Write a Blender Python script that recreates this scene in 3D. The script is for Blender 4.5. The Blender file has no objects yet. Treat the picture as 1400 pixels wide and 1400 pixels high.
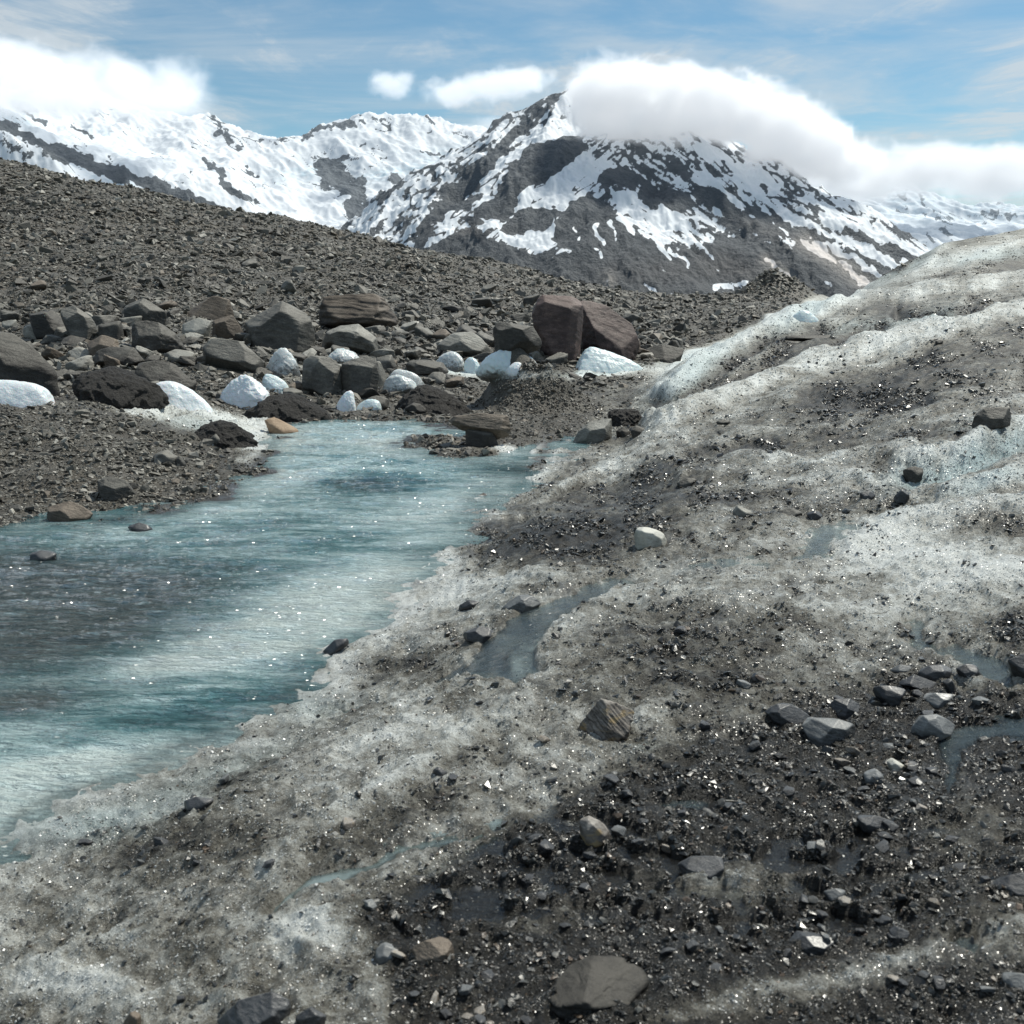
import bpy, bmesh, math, random
import numpy as np

random.seed(7)
RNG = np.random.default_rng(11)
sc = bpy.context.scene
COL = sc.collection

# ------------------------------------------------------------------ camera frame (metres, Y away from the viewer)
F = 1501.0
PITCH = math.atan(300.0 / F)
EYE = 1.6
CP, SP = math.cos(PITCH), math.sin(PITCH)


def us(px, py):
    a = (np.asarray(px, float) - 700.0) / F
    b = (700.0 - np.asarray(py, float)) / F
    dy = CP + b * SP
    return a / dy, (-SP + b * CP) / dy


def proj(x, y, z):
    zz = z - EYE
    cy = y * CP - zz * SP
    cz = y * SP + zz * CP
    cy = np.maximum(cy, 0.05)
    return 700 + F * x / cy, 700 - F * cz / cy


# ------------------------------------------------------------------ noise
_perm = np.random.default_rng(3).permutation(256)
_perm = np.concatenate([_perm, _perm, _perm]).astype(np.int32)
_ang = np.random.default_rng(5).uniform(0, 2 * np.pi, 256)
_gx, _gy = np.cos(_ang).astype(np.float32), np.sin(_ang).astype(np.float32)
_g3 = np.random.default_rng(6).normal(size=(256, 3))
_g3 /= np.linalg.norm(_g3, axis=1)[:, None]


def n2(x, y, seed=0):
    x = np.asarray(x + (seed * 17.13) % 256)
    y = np.asarray(y + (seed * 9.71) % 256)
    fx_, fy_ = np.floor(x), np.floor(y)
    xf = (x - fx_).astype(np.float32)
    yf = (y - fy_).astype(np.float32)
    xi = fx_.astype(np.int32)
    yi = fy_.astype(np.int32)
    u = xf * xf * xf * (xf * (xf * 6 - 15) + 10)
    v = yf * yf * yf * (yf * (yf * 6 - 15) + 10)
    xi &= 255
    yi &= 255

    def g(ix, iy, fx, fy):
        h = _perm[_perm[ix & 255] + (iy & 255)]
        return _gx[h] * fx + _gy[h] * fy
    a = g(xi, yi, xf, yf)
    b = g(xi + 1, yi, xf - 1, yf)
    c = g(xi, yi + 1, xf, yf - 1)
    d = g(xi + 1, yi + 1, xf - 1, yf - 1)
    return (a + u * (b - a) + v * (c - a) + u * v * (a - b - c + d)) * 1.5


def n3(p, seed=0):
    p = p + seed * 13.7
    pi = np.floor(p).astype(np.int64)
    f = p - pi
    w = f * f * f * (f * (f * 6 - 15) + 10)
    out = 0
    for dx in (0, 1):
        for dy in (0, 1):
            for dz in (0, 1):
                h = _perm[_perm[_perm[(pi[:, 0] + dx) & 255] + ((pi[:, 1] + dy) & 255)] + ((pi[:, 2] + dz) & 255)]
                g = _g3[h]
                d = (f - np.array([dx, dy, dz]))
                wt = (w[:, 0] if dx else 1 - w[:, 0]) * (w[:, 1] if dy else 1 - w[:, 1]) * (w[:, 2] if dz else 1 - w[:, 2])
                out = out + wt * (g * d).sum(1)
    return out * 1.6


def fbm2(x, y, oct=4, seed=0, gain=.5, lac=2.03, ridged=False):
    s = 0
    a = 1.0
    for i in range(oct):
        v = n2(x, y, seed + i * 3)
        if ridged:
            v = 1 - 2 * np.abs(v)
        s = s + a * v
        x = x * lac
        y = y * lac
        a *= gain
    return s


def sst(a, b, x):
    t = np.clip((x - a) / (b - a), 0, 1)
    return t * t * (3 - 2 * t)


def poly_sdf(x, y, P):
    """signed distance to polygon, negative inside"""
    P = np.asarray(P, float)
    d = np.full(x.shape, 1e18)
    inside = np.zeros(x.shape, bool)
    n = len(P)
    for i in range(n):
        ax, ay = P[i]
        bx, by = P[(i + 1) % n]
        ex, ey = bx - ax, by - ay
        wx, wy = x - ax, y - ay
        t = np.clip((wx * ex + wy * ey) / (ex * ex + ey * ey + 1e-12), 0, 1)
        d = np.minimum(d, (wx - ex * t) ** 2 + (wy - ey * t) ** 2)
        c = ((ay > y) != (by > y)) & (x < (bx - ax) * (y - ay) / ((by - ay) if by != ay else 1e-12) + ax)
        inside ^= c
    d = np.sqrt(d)
    return np.where(inside, -d, d)


def line_d(x, y, L):
    L = np.asarray(L, float)
    d = np.full(x.shape, 1e18)
    for i in range(len(L) - 1):
        ax, ay = L[i][:2]
        bx, by = L[i + 1][:2]
        ex, ey = bx - ax, by - ay
        t = np.clip(((x - ax) * ex + (y - ay) * ey) / (ex * ex + ey * ey), 0, 1)
        d = np.minimum(d, (x - ax - ex * t) ** 2 + (y - ay - ey * t) ** 2)
    return np.sqrt(d)


def blobs(x, y, L):
    s = np.zeros_like(x)
    for (cx, cy, rx, ry, rot, amp) in L:
        r = math.radians(rot)
        c, q = math.cos(r), math.sin(r)
        dx, dy = x - cx, y - cy
        a = (dx * c - dy * q) / rx
        b = (dx * q + dy * c) / ry
        s = s + amp * np.exp(-(a * a + b * b))
    return s


def tps_fit(P, v):
    P = np.asarray(P, float)
    v = np.asarray(v, float)
    n = len(P)
    D2 = ((P[:, None] - P[None]) ** 2).sum(-1)
    K = 0.5 * D2 * np.log(D2 + 1e-9) + np.eye(n) * 1e-3
    Q = np.c_[np.ones(n), P]
    A = np.block([[K, Q], [Q.T, np.zeros((3, 3))]])
    w = np.linalg.solve(A, np.r_[v, 0, 0, 0])
    return P, w


def tps_eval(fit, a, b):
    P, w = fit
    out = w[-3] + w[-2] * a + w[-1] * b
    for i in range(len(P)):
        d2 = (a - P[i, 0]) ** 2 + (b - P[i, 1]) ** 2
        out = out + w[i] * 0.5 * d2 * np.log(d2 + 1e-9)
    return out


# ------------------------------------------------------------------ mesh helpers
def make_mesh(name, V, Fc, attrs=None, smooth=True):
    """V (n,3); Fc (m,k) k = 3 or 4"""
    V = np.asarray(V, np.float32)
    Fc = np.asarray(Fc, np.int32)
    m, k = Fc.shape
    me = bpy.data.meshes.new(name)
    me.vertices.add(len(V))
    me.vertices.foreach_set('co', V.ravel())
    me.loops.add(m * k)
    me.loops.foreach_set('vertex_index', Fc.ravel())
    me.polygons.add(m)
    me.polygons.foreach_set('loop_start', np.arange(0, m * k, k, dtype=np.int32))
    me.polygons.foreach_set('loop_total', np.full(m, k, np.int32))
    me.polygons.foreach_set('use_smooth', np.full(m, smooth, bool))
    me.update(calc_edges=True)
    for an, av in (attrs or {}).items():
        a = me.attributes.new(an, 'FLOAT', 'POINT')
        a.data.foreach_set('value', np.asarray(av, np.float32).ravel())
    return me


def link(name, me, mat=None, label=None, cat=None, group=None, kind=None, loc=None, parent=None):
    o = bpy.data.objects.new(name, me)
    COL.objects.link(o)
    if mat is not None:
        me.materials.clear() if len(me.materials) else None
        me.materials.append(mat)
    if label:
        o['label'] = label
    if cat:
        o['category'] = cat
    if group:
        o['group'] = group
    if kind:
        o['kind'] = kind
    if loc is not None:
        o.location = loc
    if parent:
        o.parent = parent
    return o


def grid_faces(nr, nc, keep=None):
    i = np.arange(nr - 1)[:, None] * nc + np.arange(nc - 1)[None]
    q = np.stack([i, i + 1, i + nc + 1, i + nc], -1).reshape(-1, 4)
    if keep is not None:
        q = q[keep.ravel()]
    return q


def compact(V, Fc, attrs):
    used = np.unique(Fc)
    mp = np.full(len(V), -1, np.int64)
    mp[used] = np.arange(len(used))
    return V[used], mp[Fc], {k: np.asarray(v).ravel()[used] for k, v in attrs.items()}


# ------------------------------------------------------------------ node helper
class NT:
    def __init__(self, name):
        self.m = bpy.data.materials.new(name)
        self.m.use_nodes = True
        self.t = self.m.node_tree
        self.t.nodes.clear()
        self.out = self.t.nodes.new('ShaderNodeOutputMaterial')

    def n(self, typ, ins=None, **kw):
        nd = self.t.nodes.new(typ)
        for k, v in kw.items():
            setattr(nd, k, v)
        for k, v in (ins or {}).items():
            sock = nd.inputs[k]
            if hasattr(v, 'is_linked') or isinstance(v, bpy.types.NodeSocket):
                self.t.links.new(v, sock)
            else:
                sock.default_value = v
        return nd

    def math(self, op, a, b=0.0, c=0.0, clamp=False):
        nd = self.n('ShaderNodeMath', {0: a, 1: b, 2: c}, operation=op, use_clamp=clamp)
        return nd.outputs[0]

    def attr(self, name):
        return self.n('ShaderNodeAttribute', attribute_name=name).outputs['Fac']

    def noise(self, vec, scale, detail=4, rough=.55, dist=0.0, out='Fac'):
        nd = self.n('ShaderNodeTexNoise', {'Vector': vec, 'Scale': scale, 'Detail': detail, 'Roughness': rough, 'Distortion': dist})
        return nd.outputs[out]

    def ramp(self, fac, stops):
        nd = self.n('ShaderNodeValToRGB', {'Fac': fac})
        e = nd.color_ramp.elements
        while len(e) < len(stops):
            e.new(0.5)
        for i, (p, c) in enumerate(stops):
            e[i].position = p
            e[i].color = (*c, 1) if len(c) == 3 else c
        return nd.outputs['Color']

    def mapr(self, v, a, b, c=0.0, d=1.0, smooth=True):
        nd = self.n('ShaderNodeMapRange', {'Value': v, 'From Min': a, 'From Max': b, 'To Min': c, 'To Max': d})
        if smooth:
            nd.interpolation_type = 'SMOOTHSTEP'
        return nd.outputs['Result']

    def mix(self, f, a, b):
        nd = self.n('ShaderNodeMix', data_type='RGBA')
        for i, v in ((0, f), (6, a), (7, b)):
            if isinstance(v, bpy.types.NodeSocket):
                self.t.links.new(v, nd.inputs[i])
            else:
                nd.inputs[i].default_value = v if i == 0 else (*v, 1)
        return nd.outputs[2]

    def pos(self):
        return self.n('ShaderNodeNewGeometry').outputs['Position']

    def mapv(self, vec, scale=(1, 1, 1), rot=(0, 0, 0)):
        return self.n('ShaderNodeMapping', {'Vector': vec, 'Scale': scale, 'Rotation': rot}).outputs[0]

    def bump(self, h, strength, dist, normal=None):
        ins = {'Height': h, 'Strength': strength, 'Distance': dist}
        if normal is not None:
            ins['Normal'] = normal
        return self.n('ShaderNodeBump', ins).outputs[0]

    def bsdf(self, **k):
        ins = {a.replace('_', ' '): b for a, b in k.items()}
        for kk, v in list(ins.items()):
            if isinstance(v, tuple) and len(v) == 3:
                ins[kk] = (*v, 1)
        nd = self.n('ShaderNodeBsdfPrincipled', ins)
        self.t.links.new(nd.outputs[0], self.out.inputs['Surface'])
        return nd


# ================================================================== GROUND HEIGHT
ZW = -0.35
ctl = []


def cp(px, py, Y):
    u, s = us(px, py)
    ctl.append((float(u), Y, float(s * Y + EYE)))


def cz(px, Y, z):
    ctl.append(((px - 700) / 1500.0, Y, z))


for Y, row in {
    1.1: [(-300, -.25), (0, -.15), (350, -.05), (700, 0), (1050, 0), (1400, .03), (1700, .1)],
    2.2: [(-300, -.38), (0, -.2), (350, -.04), (700, 0), (1050, 0), (1400, .03), (1700, .1)],
    3.5: [(-300, -.5), (0, -.36), (300, -.13), (600, -.01), (900, 0.01), (1150, .0), (1400, .04), (1700, .2)],
    5.0: [(-300, -.55), (0, -.45), (320, -.34), (500, -.22), (750, -.03), (1000, .03), (1200, .02), (1420, .12), (1700, .3)],
    6.5: [(200, -.5), (450, -.38), (620, -.24), (820, -.08), (1020, .03)],
    8.6: [(250, -.5), (450, -.5), (600, -.36), (760, -.17), (950, .02)],
    11.5: [(450, -.5), (640, -.4), (770, -.2)],
    16.0: [(480, -.48), (620, -.4), (720, -.28)],
}.items():
    for px, z in row:
        cz(px, Y, z)
for col in [
    # right-hand ice slope
    (1400, [(800, 5.6), (745, 6.2), (700, 7.0), (640, 8.2), (600, 9.5), (500, 14), (420, 22), (370, 35), (327, 55)], [(80, 2.0), (130, 1)]),
    (1700, [(700, 7.0), (600, 9.5), (480, 14), (330, 35), (290, 55)], [(80, 3), (130, 3)]),
    (1300, [(660, 8.1), (560, 11), (480, 16), (400, 28), (340, 48)], [(62, .6)]),
    (1200, [(800, 5.85), (700, 7.6), (600, 10.5), (520, 15), (450, 22), (410, 30), (379, 42)], [(56, 0), (130, -1)]),
    (1100, [(620, 10.2), (540, 14.5), (470, 21), (430, 30)], [(42, -.3)]),
    (1000, [(700, 8), (620, 11), (560, 15), (500, 20), (464, 25.5)], [(31, -.45)]),
    (930, [(560, 15), (520, 18.5), (500, 20.5)], [(25, -.4)]),
    (880, [(700, 8.5), (620, 12), (580, 16), (556, 18.5)], [(22, -.3)]),
    (800, [(680, 10.5), (640, 12.6), (610, 15)], []),
    # valley floor right of centre
    (850, [(508, 28), (470, 40), (430, 68), (408, 108)], [(135, -1.2)]),
    (950, [(470, 42), (450, 52), (425, 80), (411, 112)], [(140, -1.5)]),
    (1060, [(440, 50), (420, 75), (409, 115)], [(140, -1.5)]),
    # left bank and moraine
    (0, [(722, 9.1), (650, 11), (600, 12.3), (560, 13.8)], [(16, .0)]),
    (0, [(500, 22), (450, 28), (400, 36), (350, 46), (300, 58), (255, 72), (217, 88)], [(105, 10.5), (135, 6)]),
    (-300, [(722, 9.1), (600, 12.3), (550, 13.8), (450, 28), (350, 42), (250, 60), (130, 88)], [(135, 9)]),
    (100, [(712, 9.4), (640, 11.3), (590, 12.7), (557, 14.2)], [(16.4, .0)]),
    (100, [(243, 86)], []),
    (200, [(702, 9.8), (640, 11.6), (575, 14.3), (545, 17.0), (480, 23), (430, 31), (370, 43), (320, 60), (270, 88)], [(105, 7), (135, 4)]),
    (330, [(640, 12.5), (610, 14.3)], []),
    (370, [(618, 14.0), (575, 17.3), (520, 21), (460, 28), (400, 41), (345, 62), (298, 89)], [(105, 5), (135, 2)]),
    (520, [(573, 17.6), (500, 25), (440, 34), (390, 50), (360, 68), (334, 93)], [(108, 3), (135, 0)]),
    (650, [(563, 19), (500, 26), (450, 35), (410, 53), (368, 98)], [(110, 1), (135, -1)]),
    (760, [(500, 27), (440, 44), (410, 68), (388, 102)], [(115, 0), (140, -1.4)]),
]:
    for py, Y in col[1]:
        cp(col[0], py, Y)
    for Y, z in col[2]:
        cz(col[0], Y, z)
for u in (-.62, -.2, .2, .62):
    ctl += [(u, 200, -7), (u, 500, -22), (u, 1500, -40), (u, 4000, -40), (u, 12000, -40)]
ctl = np.array(ctl)
US = 3.2
fit = tps_fit(np.c_[ctl[:, 0] * US, np.log(ctl[:, 1])], ctl[:, 2] / ctl[:, 1])


def base_z(u, Y):
    uc = np.clip(u, -.66, .66)
    return tps_eval(fit, uc * US, np.log(Y)) * Y


# local landforms, in metres:  (x, y, rx, ry, rot deg, height)
def pxy(px, py, Y):
    u, s = us(px, py)
    return float(u * Y), Y


BUMPS = []
CONE1, CONE2 = 1.0, .70


def bump_at(px, Y, rx, ry, rot, h):
    BUMPS.append(((px - 700) / 1500.0 * Y, Y, rx, ry, rot, h))


bump_at(700, 19.2, .60, .75, 0, CONE1)
bump_at(752, 18.6, .95, .85, 0, CONE2)
bump_at(800, 19.2, .9, .8, 0, .25)
bump_at(600, 17.2, .5, .3, 0, .10)
bump_at(1046, 108, 4.2, 5, 0, 2.3)
bump_at(1110, 110, 6.5, 5, 0, .8)
bump_at(975, 98, 4.0, 4, 0, .5)
bump_at(120, 13.4, 1.2, .8, 0, .06)
bump_at(560, 62, 4, 3, 0, .8)
bump_at(255, 16.2, 1.0, .7, 0, .30)
bump_at(330, 15.4, .5, .5, 0, .16)
bump_at(432, 2.55, .10, .12, 0, .035)

RIV_PX = [(0, 722), (60, 716), (120, 712), (180, 706), (250, 694), (300, 681), (345, 655), (366, 628), (372, 600), (392, 581), (450, 577), (555, 576),
          (600, 580), (640, 590), (628, 598), (575, 598), (550, 606), (570, 618), (610, 626), (655, 625), (720, 618), (745, 608), (765, 601), (800, 596), (812, 602),
          (780, 612), (735, 630), (700, 655), (672, 668), (655, 686), (648, 712), (618, 740), (592, 755), (585, 790), (560, 830),
          (505, 862), (448, 884), (462, 915), (474, 935), (440, 952), (395, 968), (330, 995), (250, 1040), (170, 1078), (90, 1110), (0, 1168),
          (-220, 1300), (-900, 1300), (-1400, 900), (-900, 740), (-300, 725)]
_u, _s = us([p[0] for p in RIV_PX], [p[1] for p in RIV_PX])
_Y = (ZW - EYE) / _s
RIV_W = np.c_[_u * _Y, _Y]

PUDDLES = [
    ('meltwater_pool', [(1085, 760), (1110, 735), (1130, 715), (1178, 711), (1150, 730), (1140, 752), (1135, 768), (1050, 776), (960, 786), (905, 792), (900, 780), (1000, 766)], 'shallow meltwater pool curling round the snout of the bright ice bank'),
    ('meltwater_stream', [(800, 796), (840, 788), (885, 792), (810, 832), (750, 868), (738, 895), (742, 925), (700, 945), (640, 932), (600, 938), (500, 950), (430, 955), (452, 940), (560, 926), (640, 888), (680, 858), (720, 828)], 'shallow meltwater stream winding over the ice into the turquoise river'),
    ('meltwater_stream', [(1222, 842), (1266, 846), (1268, 876), (1330, 880), (1375, 900), (1390, 925), (1372, 945), (1330, 925), (1290, 902), (1255, 895), (1238, 868)], 'sky blue meltwater stream behind the pile of dark wet stones'),
    ('meltwater_pool', [(1285, 1005), (1310, 992), (1420, 975), (1440, 1010), (1335, 1018), (1308, 1060), (1306, 1105), (1284, 1092)], 'narrow meltwater pool in the dark gravel beside the pale flat stone'),
    ('meltwater_stream', [(355, 1262), (378, 1230), (420, 1192), (500, 1182), (550, 1153), (640, 1145), (695, 1126), (698, 1137), (625, 1162), (562, 1170), (520, 1197), (470, 1216), (405, 1232), (376, 1265)], 'milky grey trickle of meltwater along the foot of the ice ledge'),
    ('meltwater_pool', [(880, 1102), (920, 1089), (995, 1092), (990, 1109), (905, 1116)], 'small blue puddle among the gravel above the wet silt flat'),
    ('meltwater_pool', [(1300, 1290), (1325, 1277), (1355, 1295), (1342, 1318), (1312, 1312)], 'tiny turquoise puddle in the grey slush near the frame corner'),
    ('meltwater_film', [(545, 1225), (640, 1160), (760, 1112), (860, 1112), (960, 1160), (1080, 1135), (1180, 1125), (1290, 1130), (1320, 1190), (1240, 1270), (1080, 1300), (900, 1290), (760, 1265), (600, 1300), (520, 1275)], 'thin dark film of water spread over the silty gravel flat'),
]

# crest and hollow lines of the ice (pixels of the photo, width px, height m at 10 m distance scale)
LINES = [
    ([(360, 1200), (440, 1140), (560, 1062), (640, 1010), (720, 960)], 15, .060),
    ([(700, 905), (760, 865), (860, 820), (1000, 832), (1120, 842), (1210, 858)], 15, .055),
    ([(880, 985), (980, 905), (1080, 890), (1190, 930)], 20, .04),
    ([(1172, 752), (1205, 728), (1260, 710), (1400, 696), (1600, 676)], 17, .09),
    ([(1240, 780), (1330, 790), (1440, 810)], 26, .08),
    ([(1080, 705), (1180, 700), (1280, 690), (1400, 676)], 8, -.05),
    ([(1240, 662), (1300, 645), (1360, 622), (1430, 600)], 11, -.10),
    ([(1230, 642), (1300, 625), (1400, 588), (1500, 560)], 12, .10),
    ([(1290, 680), (1350, 662), (1430, 640)], 8, .06),
    ([(890, 583), (1000, 545), (1130, 492), (1250, 462), (1420, 420)], 12, .16),
    ([(900, 560), (1010, 520), (1100, 480), (1200, 450)], 10, -.10),
    ([(1050, 440), (1150, 415), (1260, 400), (1420, 380)], 8, .2),
    ([(1230, 430), (1300, 440), (1360, 420)], 8, -.2),
    ([(1110, 545), (1190, 552), (1270, 545)], 12, -.10),
    ([(930, 650), (1010, 632), (1120, 640), (1240, 620)], 9, .06),
    ([(760, 660), (900, 632), (1010, 600), (1130, 590)], 8, .07),
    ([(700, 690), (800, 672), (900, 668), (1010, 660)], 9, -.05),
    ([(900, 540), (950, 500), (1010, 470), (1080, 440)], 7, .12),
    ([(930, 545), (990, 505), (1060, 470), (1120, 450)], 6, -.12),
    ([(1080, 672), (1130, 655), (1190, 662)], 7, .04),
    ([(590, 800), (680, 790), (760, 800)], 10, .03),
    ([(460, 905), (520, 872), (600, 880)], 18, .06),
    ([(0, 1350), (110, 1345), (190, 1385)], 24, .05),
    ([(300, 1400), (400, 1330), (560, 1290)], 16, -.02),
]

GRAVEL_PX = [(-3000, -500), (1250, -500), (1250, 352), (1180, 385), (1120, 398), (1050, 432), (985, 462), (930, 482), (905, 500), (860, 548), (845, 565), (800, 592), (740, 622),
             (640, 632), (560, 700), (500, 780), (250, 880), (0, 1000), (-3000, 1300)]


def terrain(u, Y, detail=True, want=False):
    """height and surface masks at columns u, distances Y (same shape arrays)"""
    x = u * Y
    zb = base_z(u, Y)
    far = sst(125, 160, Y)
    for (bx, by, rx, ry, rot, h) in BUMPS:
        d = np.sqrt(((x - bx) / rx) ** 2 + ((Y - by) / ry) ** 2)
        zb = zb + h * np.clip(1.25 - d, 0, 1.25) * np.exp(-d * d * .5) * .9
    px, py = proj(x, Y, zb)
    wx = px + 9 * n2(px / 40, py / 30, 2) + 3 * n2(px / 11, py / 8, 4)
    wy = py + 5 * n2(px / 40, py / 30, 5) + 2 * n2(px / 11, py / 8, 6)
    gd = poly_sdf(wx, wy, GRAVEL_PX)
    grav = 1 - sst(-6, 8, gd)
    grav = np.maximum(grav, far)
    grav = grav * (1 - np.clip(blobs(wx, wy, [(255, 575, 95, 22, -10, 1.3), (335, 590, 40, 20, 0, 1.0), (200, 552, 50, 14, 0, .9), (350, 610, 30, 20, 20, .9), (620, 510, 50, 9, 0, 1.1), (545, 528, 40, 14, 0, 1.1), (400, 512, 40, 14, 0, .9),
                                              (470, 500, 40, 12, 0, .8), (820, 515, 80, 10, 0, 1.2), (700, 612, 50, 9, 0, 1.3), (690, 516, 50, 9, 0, 1.1), (480, 556, 50, 8, 0, 1.0), (60, 560, 60, 7, 0, .6), (100, 492, 40, 7, 0, .9), (840, 545, 70, 14, 20, .8), (300, 505, 50, 10, 0, .8), (330, 640, 40, 10, 25, .7), (230, 702, 80, 6, 8, .5), (60, 445, 40, 5, 0, .5)]), 0, 1) * (Y < 60))
    near = 1 - far
    # line landforms on the ice
    lm = np.zeros_like(x)
    for (L, w, h) in LINES:
        d = line_d(wx, wy, L)
        m = np.exp(-(d / w) ** 2)
        lm = lm + m * h / .1
        zb = zb + m * h * near * np.minimum(1.0, Y / 9)
    # river bed and banks
    wr = .16 * n2(x * 1.3, Y * 1.3, 30) + .13 * n2(x * 2.7, Y * 2.7, 31) + .06 * n2(x * 7, Y * 7, 32)
    rd = poly_sdf(x, Y, RIV_W) + wr * np.clip(Y / 10, .3, 1.3)
    k = sst(0, .9, rd)
    zb = np.where(Y < 40, np.where(rd > 0, ZW + np.maximum(zb - ZW, .02 + .0 * rd) * k + .02 * sst(0, .3, rd), ZW - .004 - .30 * sst(-.15, 1.5, -rd) ** 1.15 * np.where(x > -.55 * Y + 3.2, .8, 1.0)), zb)
    # puddles
    pm = np.zeros_like(x)
    for (nm, P, lb) in PUDDLES:
        d = poly_sdf(px + .5 * (wx - px), py + .5 * (wy - py) + n2(px / 7, py / 4, 8), P) if nm == 'meltwater_stream' and P[0][1] > 1000 else poly_sdf(px + 1.5 * (wx - px), py + 1.3 * (wy - py) + 3 * n2(px / 7, py / 4, 8), P)
        pm = np.maximum(pm, (1 - sst(-16, 5, d)) * ((.9 * sst(-.16, .22, n2(px / 70, py / 24, 9) + .5 * n2(px / 24, py / 10, 10))) if nm == 'meltwater_film' else 1.0))
    zs = zb.copy()
    z = zb - pm * .030 * np.minimum(1.4, Y / 4.5 + .4)
    ice = 1 - grav
    if detail:
        def oct(lam, amp, seed, sx=1.0, ridged=False):
            lod = 1 - sst(.25, .9, (Y * .0035) / lam)
            v = n2(x / lam * sx, Y / lam, seed)
            if ridged:
                v = (1 - 2 * np.abs(v)) - .3
            return v * amp * lod
        flat = 1 - .80 * pm
        flat = flat * np.where(Y < 40, .25 + .75 * sst(-.4, .5, rd), 1)
        g = oct(9, .5, 40) * sst(20, 40, Y) + oct(3.5, .22, 41) * sst(14, 26, Y) + oct(1.3, .09, 42) + oct(.5, .05, 43) + oct(.22, .03, 44) + oct(.1, .016, 45) + oct(.045, .008, 46)
        far_ice = np.clip(Y / 14, .2, .75)
        i = (oct(2.8, .07, 50, .7) + oct(1.1, .05, 51, .8)) * far_ice + oct(.42, .034, 52) * np.minimum(far_ice, 1) + oct(.17, .022, 53, 1, True) + oct(.08, .011, 54, 1, True) + oct(.035, .0045, 55, 1, True) + oct(.016, .0025, 56)
        # flow ridges running up the slope to the right
        q = (px * .42 + py) / 26.0 + .8 * n2(px / 150, py / 60, 60)
        q2 = (px * .9 - py * .0) / 260.0
        fl = .75 * (.8 - 2.6 * np.abs(n2(q2, q * .8, 61))) + .6 * n2(q2 * 1.6, q * 2.2, 62)
        fl2 = n2(q2 * 1.7, q * 4.0, 63) * (1 - sst(18, 45, Y)) + n2(q2 * 3.2, q * 8, 64) * .6 * (1 - sst(10, 25, Y))
        fl = fl + .35 * fl2
        i = i + fl * .042 * np.clip((Y - 6) / 8, 0, 2.2) * (1 - grav)
        z = z + (g * grav * (1 - far) + i * (1 - grav)) * flat + far * 3 * n2(x / 160, Y / 160, 70)
        lm = lm + fl * .45 * sst(6, 10, Y)
    if not want:
        return z
    return dict(x=x, z=z, zs=zs, grav=grav, lm=lm, rd=rd, pm=pm, px=px, py=py, wx=wx, wy=wy, far=far)


def tps_rows():
    a = np.exp(np.linspace(math.log(1.15), math.log(135), 1180))
    b = np.exp(np.linspace(math.log(137), math.log(15000), 70))
    return np.r_[a, b]


YR = tps_rows()
uc = np.linspace(-.57, .57, 980)
ue = np.concatenate([.57 * np.exp(np.linspace(.012, 2.0, 55))])
UC = np.r_[-ue[::-1], uc, ue]
NR, NC = len(YR), len(UC)
UU, YY = np.meshgrid(UC, YR)
T = terrain(UU, YY, True, True)
print('terrain', NR, NC)


def zat(x, y):
    """ground height by interpolation in the grid"""
    x = np.atleast_1d(np.asarray(x, float))
    y = np.atleast_1d(np.asarray(y, float))
    u = x / y
    fr = np.interp(y, YR, np.arange(NR))
    fc = np.interp(u, UC, np.arange(NC))
    r0 = np.minimum(fr.astype(int), NR - 2)
    c0 = np.minimum(fc.astype(int), NC - 2)
    a, b = fr - r0, fc - c0
    Z = T['z']
    return (Z[r0, c0] * (1 - a) * (1 - b) + Z[r0 + 1, c0] * a * (1 - b) + Z[r0, c0 + 1] * (1 - a) * b + Z[r0 + 1, c0 + 1] * a * b)


def hit(px, py):
    """where the sight line through a pixel meets the ground"""
    u, s = us(px, py)
    yy = np.exp(np.linspace(math.log(1.3), math.log(134), 3000))
    zz = zat(u * yy, yy)
    zz = np.where(yy < 30, np.maximum(zz, ZW), zz) if px < 800 else zz
    ok = np.nonzero((zz - EYE) / yy >= s)[0]
    Y = yy[ok[0]] if len(ok) else 100.0
    return float(u * Y), float(Y), float(zat(u * Y, Y)[0])


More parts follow.
